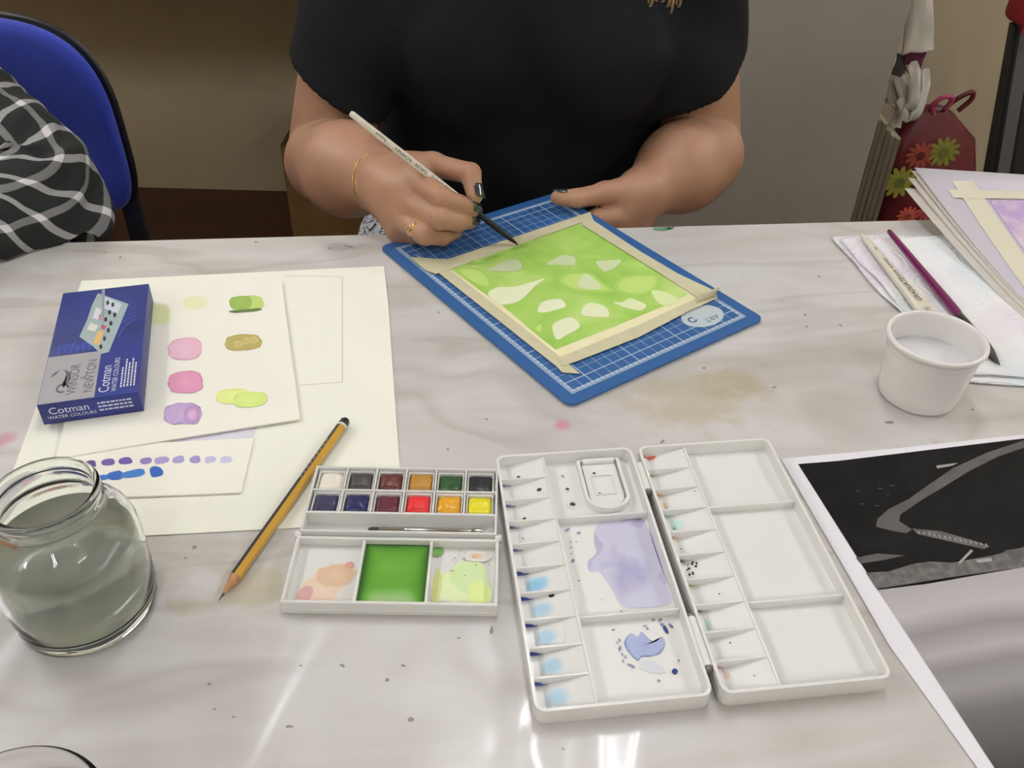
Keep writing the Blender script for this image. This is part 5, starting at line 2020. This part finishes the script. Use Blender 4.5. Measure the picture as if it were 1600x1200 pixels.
# hair, one lock falling forward into view
m_hr = mat('light brown hair', '#7d6044', '#94764f', scale=60, rough=.45)
locks = hair_cap(hR, hC, 0, 4, .16, 110)
rn = random.Random(9)
for i in range(16):
    e0 = J(1040 + rn.uniform(-32, 22), rn.uniform(2, 22) - abs(rn.gauss(0, 5)), .955 + rn.uniform(-.008, .008))
    a = hC + hR @ np.array([.080, -.01, .0])
    locks.append(([a, a * .72 + e0 * .28 + np.array([.012, -.005, .03]), a * .3 + e0 * .7 + np.array([.014 + rn.uniform(-.008, .008), -.012, .015]), e0 + np.array([rn.uniform(-.002, .004), 0, .012]), e0], .0030))
strands(wp, locks, m_hr)

# jewellery
m_gold = mat('gold', '#d2ab55', rough=.22, metal=1.0)
m_silv = mat('silver', '#c8c9c8', rough=.18, metal=1.0)


def hoop(name, c, ax, r, thick, m, parent, flat=1.0, k=40):
    x, y, d = basis(ax, (.1, .3, 1))
    P = [c + r * (x * math.cos(a) + y * math.sin(a)) for a in np.linspace(0, 2 * PI, k + 1)[:-1]]
    return tube(name, to_local(parent, P), thick, m, parent, 8, True)


rax = unit(rf[2][1] - rf[2][0])
c1 = rf[2][0] * .22 + rf[2][1] * .78
hoop('gold_ring', c1, rax, .0100, .00115, m_gold, wp)
hoop('gold_ring', c1 + rax * .0022, rax, .0099, .0010, m_gold, wp)
so = hoop('silver_ring', c1 - rax * .0034, rax, .0102, .0008, m_silv, wp)
bm = bmesh.new()
for dd in (-.0030, 0, .0030):
    r_ = bmesh.ops.create_icosphere(bm, subdivisions=1, radius=.0017)
    cc = c1 - rax * .0036 + unit(np.array([-.25, -.75, -.1])) * .0106 + np.cross(rax, unit(np.array([-.25, -.75, -.1]))) * dd
    for v_ in r_['verts']: v_.co += Vector(to_local(wp, [cc])[0])
bm_obj('ring_stones', bm, mat('pale stone', '#dfe6e8', rough=.05, spec=.9), so)
fa = unit(rW - rE)
hoop('bracelet', rW - fa * .010 + np.array([0, 0, -.001]), fa + np.array([.12, 0, .22]), .0325, .0006, m_gold, wp, k=64)
hoop('bracelet', rW - fa * .004 + np.array([0, 0, -.002]), fa + np.array([.05, 0, .15]), .0312, .0005, m_silv, wp, k=64)

# ---- the brush in the hand
b0 = np.array(U(810, 383, .0050))
b1 = J(547, 176, .800)
hb = thing('paint_brush', tuple(b0), 0, 'slim white handled round brush held in the painting hand', 'brush')
LB = np.linalg.norm(b1 - b0)
q = lambda V: to_local(hb, V)
V, F = rod_data(b0, b1, [(.0029, .052), (.0034, .056), (.0036, .075), (.0036, LB * .6), (.0032, LB - .02), (.0030, LB - .002), (.0018, LB)], 18)
obj('handle', q(V), F, m_wh, hb, smooth=True, auto=.8)
V, F = rod_data(b0, b1, [(.0027, .017), (.0030, .025), (.0031, .053)], 18)
obj('ferrule', q(V), F, m_fer, hb, smooth=True, auto=.8)
V, F = rod_data(b0, b1, [(.0002, 0), (.0014, .005), (.0026, .012), (.0026, .018)], 18)
obj('bristles', q(V), F, m_hair, hb, smooth=True, auto=.8)
d = unit(b1 - b0)
nrm = np.array([0, 0, CH]) - (b0 + b1) / 2
nrm = unit(nrm - d * (nrm @ d))
brush_text(hb, b0, d, nrm, [('GRADUATE', (.078, .0038), .0058), ('DALER · ROWNEY', (.113, .0037), .0046), ('Round', (.160, .0035), .0044)])

# ---- the neighbour in the checked shirt
np_ = thing('person', (-.92, 1.12, FL), 0, 'person in a black and white checked shirt leaning an elbow on the table', 'person')
m_chk = bpy.data.materials.new('checked shirt cotton')
t, n, l, b = nt(m_chk)
setp(b, rough=.85)
uv = n.new('ShaderNodeUVMap')
sx = n.new('ShaderNodeSeparateXYZ')
l.new(uv.outputs[0], sx.inputs[0])
X, Y = sx.outputs[0], sx.outputs[1]


def stripe(s, step, half):
    f = M2('FRACT', M2('DIVIDE', M2('ADD', s, 4.0), step))
    return M2('LESS_THAN', M2('ABSOLUTE', M2('SUBTRACT', f, .5)), half / step)


lx, ly = stripe(X, .036, .0038), stripe(Y, .034, .0036)
lum = M2('ADD', M2('MULTIPLY', lx, .30), M2('MULTIPLY', ly, .17))
lum = M2('ADD', lum, M2('MULTIPLY', M2('MULTIPLY', lx, ly), .22))
mi = n.new('ShaderNodeMix')
mi.data_type = 'RGBA'
mi.inputs['A'].default_value = (*S('#151a18'), 1)
mi.inputs['B'].default_value = (.98, .96, .96, 1)
l.new(lum, mi.inputs['Factor'])
l.new(mi.outputs['Result'], b.inputs['Base Color'])
nw = n.new('ShaderNodeTexNoise')
nw.inputs['Scale'].default_value = 600
bp = n.new('ShaderNodeBump')
bp.inputs['Strength'].default_value = .15
bp.inputs['Distance'].default_value = .0005
l.new(nw.outputs['Fac'], bp.inputs['Height'])
l.new(bp.outputs['Normal'], b.inputs['Normal'])


def cloth_tube(name, pts, rads, parent, floor=None, seed=0, n=96, k=22, squash=1.0):
    """sleeve swept along a path with crumpled folds, uv = metres along / around"""
    P = spline(pts, k)
    rr = spline([np.array([r, 0, 0]) for r in rads], k)[:, 0]
    m = len(P)
    s = np.concatenate([[0], np.cumsum(np.linalg.norm(np.diff(P, axis=0), axis=1))])
    V, UV, F = [], [], []
    x = None
    for i in range(m):
        d = unit(P[min(i + 1, m - 1)] - P[max(i - 1, 0)])
        if x is None: x = basis(d, (0, 1, .2))[0]
        x = unit(x - d * (x @ d))
        y = np.cross(d, x)
        bend = 1 - abs(unit(P[min(i + 4, m - 1)] - P[i] + 1e-9) @ unit(P[i] - P[max(i - 4, 0)] + 1e-9)) if 4 < i < m - 5 else 0
        for j in range(n + 1):
            w = 2 * PI * j / n
            cw, sw = math.cos(w), math.sin(w)
            nz_ = mnoise.noise(Vector((s[i] * 34 + seed, cw * 1.6, sw * 1.6))) * .5 + mnoise.noise(Vector((s[i] * 75 + seed, cw * 2.6, sw * 2.6))) * .22
            fold = 1 - abs(mnoise.noise(Vector((s[i] * 26 + seed * 3 + sw * .9, cw * 1.3, sw * 1.3)))) * 2.6
            amp = .0075 + .020 * min(1, bend * 6)
            r = rr[i] + amp * nz_ + .0055 * max(-.6, fold) * (.5 + min(1, bend * 6))
            p = P[i] + r * (x * cw + y * sw)
            if floor is not None and p[2] < floor and p[1] < .795 + p[0] * 0.115 + .05:
                p[2] = floor
            V.append(p)
            UV.append([s[i] * .4 + .010 * nz_, w * .060 + .006 * nz_])
    for i in range(m - 1):
        for j in range(n):
            a = i * (n + 1) + j
            F.append((a, a + 1, a + n + 2, a + n + 1))
    Q = np.array(V).reshape(m, n + 1, 3)
    cum = np.concatenate([np.zeros((1, n + 1)), np.cumsum(np.linalg.norm(np.diff(Q, axis=0), axis=2), axis=0)])
    for i in range(m):
        for j in range(n + 1):
            UV[i * (n + 1) + j][0] += .6 * cum[i, j]
    o = obj(name, to_local(parent, V), F, m_chk, parent, smooth=True)
    ul = o.data.uv_layers.new(name='UVMap')
    for li, lo_ in enumerate(o.data.loops):
        ul.data[li].uv = UV[lo_.vertex_index]
    return o


el = J(55, 312, .825)
wr = np.array([-.700, .600, .040])
sh = np.array([-.800, 1.060, .150])
cloth_tube('sleeve', [sh + np.array([-.07, .01, .02]), sh, sh * .62 + el * .38 + np.array([0, 0, .012]), sh * .25 + el * .75 + np.array([-.004, .0, .012]), el, el * .72 + wr * .28 + np.array([.006, -.004, -.002]), el * .4 + wr * .6, wr],
           [.070, .074, .070, .070, .064, .058, .050, .042], np_, floor=.0012, seed=2)
fs = [np.array([wr + np.array([-.055 - .0 * k, -.050 + .012 * k, -.010 - .003 * k]), wr + np.array([-.092, -.072 + .016 * k, -.012 - .003 * k]), wr + np.array([-.112, -.080 + .018 * k, -.020]), wr + np.array([-.126, -.086 + .020 * k, -.029])]) for k in range(4)]
tb_ = np.array([wr + np.array([-.018, -.036, -.004]), wr + np.array([-.036, -.062, -.010]), wr + np.array([-.058, -.082, -.018]), wr + np.array([-.078, -.092, -.026])])
fN = arm_field(el * .6 + wr * .4, wr, el * .85 + wr * .15, fs, tb_, re=.036, rw=.026, rs=.036)
hf2, hR2, hC2 = head_field((-.90, .98, .395), .45, .1)


def torso2(p):
    d = ellip(p, (-.93, 1.15, -.05), (.175, .125, .26))
    d = smin(d, cone(p, (-1.11, 1.10, .170), (-.800, 1.070, .155), .060, .060), .08)
    return d


def f_b2(p):
    d = torso2(p) + .012
    d = smin(d, cone(p, (-.92, 1.09, .21), (-.90, 1.01, .33), .055, .052), .03)
    return smin(d, hf2(p), .02)


parts = [sdf_mesh(fN, (-.88, .44, .0), (-.43, .92, .12), .004), sdf_mesh(f_b2, (-1.24, .80, -.32), (-.66, 1.32, .58), .008)]
# other arm hangs to the lap
oS, oE, oW = np.array([-1.12, 1.11, .185]), np.array([-1.18, 1.09, -.04]), np.array([-1.06, .90, -.105])
of = [np.array([oW + np.array([.02 + .014 * k, -.075 + .006 * k, -.010]), oW + np.array([.025 + .015 * k, -.108, -.018]), oW + np.array([.027 + .015 * k, -.125, -.030]), oW + np.array([.027 + .015 * k, -.132, -.044])]) for k in range(4)]
ot = np.array([oW + np.array([-.008, -.03, 0]), oW + np.array([-.014, -.055, -.004]), oW + np.array([-.010, -.082, -.010]), oW + np.array([-.004, -.102, -.018])])
fO = arm_field(oE, oW, oS, of, ot, re=.042, rw=.027, rs=.046)
parts.append(sdf_mesh(fO, (-1.28, .74, -.20), (-.94, 1.2, .28), .005))
off, VV, FF = 0, [], []
for v, f in parts:
    VV.append(v); FF.append(f + off); off += len(v)
link('body', np_mesh('body', to_local(np_, np.concatenate(VV)), np.concatenate(FF)), m_skin, np_, smooth=True)
add_eyes(np_, hR2, hC2)
strands(np_, hair_cap(hR2, hC2, 0, 8, .02, 110, .0065), mat('grey brown hair', '#4d443c', '#6a6058', scale=60, rough=.5))
cloth_tube('sleeve', [oS + np.array([.05, 0, .03]), oS, oS * .5 + oE * .5, oE, oE * .5 + oW * .5, oW + (oE - oW) * .1], [.060, .066, .062, .058, .050, .042], np_, seed=6)


def f_sh2(p):
    d = torso2(p)
    d = np.maximum(d, -cone(p, (-.91, 1.03, .31), (-.92, 1.08, .23), .080, .058))
    return np.maximum(d + np.sin(p[:, 2] * 55 + p[:, 0] * 25) * .002, -.26 - p[:, 2])


v, f = sdf_mesh(f_sh2, (-1.26, .95, -.29), (-.64, 1.34, .30), .007)
o = link('shirt', np_mesh('shirt', to_local(np_, v), f), m_chk, np_, smooth=True)
ul = o.data.uv_layers.new(name='UVMap')
co = np.array([vv.co[:] for vv in o.data.vertices])
for li, lo_ in enumerate(o.data.loops):
    c = co[lo_.vertex_index]
    ul.data[li].uv = (c[2], c[0] + .3 * c[1])
m_jean = mat('dark denim', '#232a3a', '#2a3244', scale=80, rough=.85)


def f_tr2(p):
    d = ellip(p, (-.92, 1.16, -.21), (.18, .14, .085))
    for s in (-1, 1):
        k = np.array([-.92 + s * .11, .72, -.185])
        d = smin(d, cone(p, (-.92 + s * .09, 1.12, -.2), k, .085, .064), .04)
        d = smin(d, cone(p, k, (-.92 + s * .11, .78, -.66), .060, .045), .03)
    return np.maximum(d, -.66 - p[:, 2])


v, f = sdf_mesh(f_tr2, (-1.18, .60, -.70), (-.66, 1.36, -.06), .009)
link('trousers', np_mesh('trousers', to_local(np_, v), f), m_jean, np_, smooth=True)
for s in (-1, 1):
    def f_sh(p, s=s):
        d = cone(p, (-.92 + s * .11, .80, -.70), (-.92 + s * .12, .62, -.712), .045, .038)
        d = smin(d, cone(p, (-.92 + s * .11, .79, -.66), (-.92 + s * .11, .79, -.70), .045, .045), .02)
        return np.maximum(d, -.739 - p[:, 2])
    v, f = sdf_mesh(f_sh, (-.92 + s * .115 - .07, .56, -.76), (-.92 + s * .115 + .07, .88, -.62), .007)
    link('shoe', np_mesh('shoe', to_local(np_, v), f), m_shoe, np_, smooth=True)

# ------------------------------------------------------------------ chairs
m_fab = mat('royal blue upholstery', '#24379c', '#2a3fa8', scale=300, rough=.9, bump=(1500, .4, .0008), sheen=.2)
m_blkp = mat('black plastic', '#1b1a1a', rough=.45)


def make_chair(x, y, lab, w=.225, zt=.055):
    c = thing('chair', (x, y, FL), 0, lab, 'chair', 'blue upholstered chairs')
    zb_, zt_ = TZ - .245, TZ + zt
    yb = .215

    def shell(hw, z0, z1, r, yf, ybk, nseg=10):
        zc, hz = (z0 + z1) / 2, (z1 - z0) / 2
        out = []
        for k in range(64):
            a = 2 * PI * k / 64
            e = .55 if math.sin(a) > 0 else .38
            cx_ = math.copysign(abs(math.cos(a)) ** e, math.cos(a)) * hw * (1.0 - .06 * math.sin(a))
            cz_ = math.copysign(abs(math.sin(a)) ** .62, math.sin(a)) * hz
            out.append((cx_, cz_ + zc))
        V, F = [], []
        prof = [(ybk, .0), (ybk, .90), (ybk - .006, .97), ((yf + ybk) / 2, 1.0), (yf + .006, .97), (yf, .88), (yf - .004, .5), (yf - .005, .0)]
        for yy, s in prof:
            for (a, b_) in out:
                bow = .045 * (a * s / hw) ** 2
                V.append((a * s, yy - bow, zc + (b_ - zc) * s))
        for i in range(len(prof) - 1):
            for k in range(64):
                F.append((i * 64 + k, i * 64 + (k + 1) % 64, (i + 1) * 64 + (k + 1) % 64, (i + 1) * 64 + k))
        return V, F
    V, F = shell(w, zb_, zt_, .1, yb - .02, yb + .012)
    obj('backrest', V, F, m_fab, c, smooth=True)
    V, F = shell(w + .004, zb_ - .004, zt_ + .004, .1, yb + .004, yb + .020)
    obj('back_shell', V, F, m_blkp, c, smooth=True)
    for s in (-1, 1):
        box('back_bar', (s * .19 - .016, yb - .002, .30), (s * .19 + .016, yb + .010, zb_ + .05), m_blkp, c, .003)
    bm = bmesh.new()
    add_box(bm, (-.225, -.24, .405), (.225, .15, .450), .020, 4)
    bm_obj('seat', bm, m_fab, c, smooth=True, auto=1.0)
    box('seat_pan', (-.215, -.23, .388), (.215, .14, .4045), m_blkp, c, .003)
    for sx_ in (-1, 1):
        for sy_ in (-1, 1):
            V, F = rod_data((sx_ * .20, sy_ * .19, 0), (sx_ * .185, sy_ * .16, .39), [(.0125, 0), (.0125, .391)], 12)
            obj('leg', V, F, m_blkp, c, smooth=True, auto=.8)
    return c


make_chair(-.820, 1.11, 'royal blue chair behind the person in the checked shirt')
make_chair(.020, 1.145, 'royal blue chair of the person in the black T-shirt, mostly hidden', w=.232, zt=-.03)

# ------------------------------------------------------------------ along the back wall
m_wood = mat('dark brown laminate', '#4a3020', '#3c2718', scale=8, rough=.5)
wt = thing('side_table', (-.95, 2.12, FL), 0, 'dark brown side table against the back wall, shading the wall below', 'table')
zt0 = TZ - .014
box('table_top', (-.75, -.37, zt0), (1.02, .295, zt0 + .028), m_wood, wt, .002)
for a in (-.70, .97):
    for b2 in (-.2, .26):
        box('leg', (a - .02, b2 - .02, 0), (a + .02, b2 + .02, zt0), m_blkp, wt, .003)
cb = thing('cardboard_box', (-.33, 2.20, FL), 0, 'plain brown cardboard box on the floor under the side table', 'box')
m_cb = mat('brown cardboard', '#8a6c42', '#80633b', scale=30, rough=.85)
box('box_body', (-.25, -.13, 0), (.25, .14, .285), m_cb, cb, .003)
box('lid_flap', (-.25, -.13, .2855), (-.002, .14, .2885), m_cb, cb)
box('lid_flap', (.002, -.13, .2855), (.25, .14, .2885), m_cb, cb)

m_grey = mat('pale grey laminate', '#a5a298', '#9f9c92', scale=5, rough=.5)
gc = thing('cupboard', (.50, 1.92, FL), 0, 'tall plain grey cupboard standing behind the person in black', 'cupboard')
box('carcass', (-.29, .018, 0), (.288, .46, 1.75), m_grey, gc, .002)
box('door', (-.29, 0, .05), (.288, .0175, 1.745), m_grey, gc, .002)
decal('scuff_mark', [tuple((to_local(gc, [J(1357 + dx_, 124 + dy_, 1.919)])[0])) for dx_, dy_ in ((-3, 2), (2, -2), (4, -2), (-1, 2))], m_drk, gc)

# canvases on edge beside it
R.seed(4)
XC = .812
cols_ = ['#2f5a52', '#8f8674', '#a79c88', '#857b68', '#a59a86', '#90866f']
lb_ = ['thin board with a dark teal edge standing next to the grey cupboard', 'first pale canvas edge after the teal board', 'second pale canvas edge after the teal board', 'third pale canvas edge after the teal board',
       'fourth pale canvas edge after the teal board', 'outermost canvas of the stack, beside the red floral bag']
for i in range(6):
    wd = .006 if i == 0 else .0105
    hgt = TZ - .30 + R.uniform(-.01, .01) - .012 * i + (.09 if i == 0 else 0)
    cv = thing('canvas', (XC, 2.02, FL), 0, lb_[i], 'canvas', 'canvases stacked on edge')
    box('canvas_panel', (0, -.02, 0), (wd, .36, hgt), mat('canvas edge ' + cols_[i], cols_[i], rough=.85), cv, .001)
    box('canvas_fold', (.001, -.0212, .0), (wd - .001, -.0204, hgt - .004), mat('canvas fold', '#6f6654', rough=.9), cv)
    XC += wd + .0028

# red floral bag
fbg = thing('floral_bag', (1.015, 2.10, FL), 0, 'deep red shopping bag printed with lime and coral flowers beside the canvases', 'bag')
m_red = mat('deep red shiny fabric', '#6a1822', '#54121a', scale=8, rough=.4)
NS = 24
prof = [(.0, .09, .055), (.02, .100, .075), (.15, .105, .08), (.28, .102, .06), (.35, .095, .035), (.405, .045, .018), (.42, .018, .012)]
V, F = [], []
for z, hx_, hy_ in prof:
    for k in range(NS):
        a = 2 * PI * k / NS
        e_ = .5
        wob = 1 + .03 * math.sin(5 * a + z * 30)
        V.append((hx_ * wob * math.copysign(abs(math.cos(a)) ** e_, math.cos(a)) - (.0 if z < .3 else (z - .3) * .25), hy_ * wob * math.copysign(abs(math.sin(a)) ** e_, math.sin(a)), z))
for i in range(len(prof) - 1):
    for k in range(NS):
        F.append((i * NS + k, i * NS + (k + 1) % NS, (i + 1) * NS + (k + 1) % NS, (i + 1) * NS + k))
F.append(tuple(reversed(range(NS))))
F.append(tuple(range((len(prof) - 1) * NS, len(prof) * NS)))
obj('bag_body', V, F, m_red, fbg, smooth=True)
tube('handle', spline([(-.035, -.015, .405), (-.045, -.02, .43), (-.03, -.03, .452), (-.01, -.03, .45), (-.012, -.02, .42)], 6), .006, mat('pinkish handle', '#b04a68', rough=.5), fbg, 8)
tube('handle', spline([(-.015, -.01, .41), (.005, -.015, .44), (.035, -.02, .462), (.04, -.02, .445), (.02, -.015, .415)], 6), .006, m_red, fbg, 8)
for i, (px_, py_, r, c, cc) in enumerate([(1405, 285, .042, '#8f8f38', '#5f6a2c'), (1438, 243, .036, '#9c4534', '#5f2820'), (1474, 238, .040, '#87873a', '#6a6a2c'), (1418, 338, .028, '#bf5a44', '#8a3a30'), (1450, 330, .030, '#b8525c', '#8a3048')]):
    p = J(px_, py_, 2.018 if py_ > 250 else 2.045)
    ctr = to_local(fbg, [p])[0]
    ring = []
    for k in range(48):
        a = 2 * PI * k / 48
        rr_ = r * (.62 + .38 * abs(math.cos(a * 6)))
        ring.append((ctr[0] + rr_ * math.cos(a), ctr[1], ctr[2] + rr_ * math.sin(a)))
    fo = obj('printed_flower', [(ctr[0], ctr[1] - .002, ctr[2])] + ring, [(0, 1 + k, 1 + (k + 1) % 48) for k in range(48)], mat('flower ' + c, c, rough=.5), fbg)
    obj('flower_centre', [(ctr[0] + r * .3 * math.cos(a), ctr[1] - .003, ctr[2] + r * .3 * math.sin(a)) for a in np.linspace(0, 2 * PI, 17)[:-1]], [tuple(range(16))], mat('flower centre ' + cc, cc, rough=.5), fo)

# white cotton bag hanging between cupboard and wall
m_cot = mat('off white cotton', '#cfcac0', '#c2bdb2', scale=20, rough=.9, bump=(400, .3, .001))
tbg = thing('cotton_bag', (.90, 2.13, FL), 0, 'off white cotton bag with looped straps hanging beside the grey cupboard', 'bag')


def ribbon(name, pts, w, m, parent, side=(1, 0, 0), thick=.0015, k=8):
    P = spline(pts, k)
    if not hasattr(w, '__len__'): w = [w] * len(P)
    else: w = spline([np.array([q_, 0, 0]) for q_ in w], k)[:, 0]
    V, F = [], []
    for i in range(len(P)):
        d_ = unit(P[min(i + 1, len(P) - 1)] - P[max(i - 1, 0)])
        s_ = np.asarray(side, float)
        s_ = unit(s_ - d_ * (s_ @ d_))
        for u in (-1, -.4, .2, 1):
            V.append(P[i] + s_ * w[i] / 2 * u + np.array([0, .006 * math.sin(u * 4 + i * .4), 0]))
    for i in range(len(P) - 1):
        for u in range(3):
            a = i * 4 + u
            F.append((a, a + 1, a + 5, a + 4))
    o_ = obj(name, to_local(parent, V), F, m, parent, smooth=True)
    o_.modifiers.new('thick', 'SOLIDIFY').thickness = thick
    return o_


ribbon('bag_cloth', [J(1445, -60, 2.12), J(1440, -10, 2.10), J(1436, 40, 2.09), J(1432, 82, 2.08)], [.05, .042, .062, .072], m_cot, tbg, thick=.006)
ribbon('purple_lining', [J(1430, 78, 2.10), J(1427, 95, 2.10), J(1430, 112, 2.10)], [.05, .046, .02], mat('plum lining', '#6a2a4c', rough=.8), tbg, thick=.004)
ribbon('strap', [J(1423, 98, 2.07), J(1430, 120, 2.06), J(1426, 160, 2.05), J(1412, 172, 2.06), J(1412, 150, 2.07), J(1405, 120, 2.08)], .027, m_cot, tbg)
ribbon('strap', [J(1444, 108, 2.09), J(1446, 140, 2.07), J(1434, 172, 2.05), J(1419, 184, 2.05), J(1404, 155, 2.06)], .021, m_cot, tbg)
ribbon('bag_fold', [J(1403, 118, 2.10), J(1399, 140, 2.09), J(1396, 160, 2.09)], [.036, .038, .03], m_cot, tbg, thick=.004)
ribbon('bag_fold', [J(1402, 165, 2.085), J(1400, 182, 2.085), J(1397, 199, 2.085)], [.02, .026, .03], m_cot, tbg, thick=.004)
ribbon('dark_trim', [J(1409, 84, 2.105), J(1406, 100, 2.10), J(1402, 122, 2.10)], [.02, .026, .03], mat('dark grey cloth', '#5b5856', rough=.9), tbg, thick=.004)
box('hook', (-.004, .0, 1.05), (.004, .285, 1.06), m_st, tbg, .001)
ribbon('hanging_loop', [J(1445, -55, 2.12), np.array([.90, 2.14, .30]), np.array([.90, 2.145, .318])], .012, m_cot, tbg)

# folded easel at the far right
ez = thing('folded_easel', (1.24, 2.16, FL), 0, 'dark folded easel with a grey metal rail standing by the wall at the right edge', 'easel')


def bar(name, p0, p1, w, dpt, m):
    V, F = [], []
    for p in (p0, p1):
        for sx_, sy_ in ((-1, -1), (1, -1), (1, 1), (-1, 1)):
            V.append(np.asarray(p) + np.array([sx_ * w / 2, sy_ * dpt / 2, 0]))
    F = [(3, 2, 1, 0), (4, 5, 6, 7), (0, 1, 5, 4), (1, 2, 6, 5), (2, 3, 7, 6), (3, 0, 4, 7)]
    return obj(name, to_local(ez, V), F, m, ez)


def down(px_, py_, px2, py2, Y):
    a, b2 = J(px_, py_, Y), J(px2, py2, Y)
    d_ = (a - b2) / (a[2] - b2[2])
    return b2 + d_ * (FL - b2[2]), a


lo_, hi_ = down(1593, 38, 1552, 262, 2.14)
bar('dark_post', lo_, hi_, .034, .03, mat('charcoal painted metal', '#2b2c2b', rough=.5))
lo_, hi_ = down(1604, 38, 1566, 262, 2.12)
bar('grey_rail', lo_, hi_, .030, .02, mat('grey metal rail', '#7d8488', rough=.35, metal=.6))
lo_, hi_ = down(1626, 38, 1596, 262, 2.16)
bar('dark_post', lo_, hi_, .05, .03, mat('charcoal painted metal', '#2b2c2b', rough=.5))
pt_ = J(1593, 37, 2.14)
rc = thing('red_cloth', tuple(pt_), 0, 'red cloth folded over the top of the folded easel', 'cloth')
bm = bmesh.new()
add_box(bm, (-.024, -.05, .0), (.105, .05, .11), .018, 3)
bm_obj('cloth_fold', bm, mat('red cloth', '#a3222a', rough=.85), rc, smooth=True)
bm = bmesh.new()
add_box(bm, (-.020, -.058, -.006), (.10, -.0505, .08), .003, 2)
bm_obj('cloth_fold', bm, mat('red cloth', '#a3222a', rough=.85), rc, smooth=True)
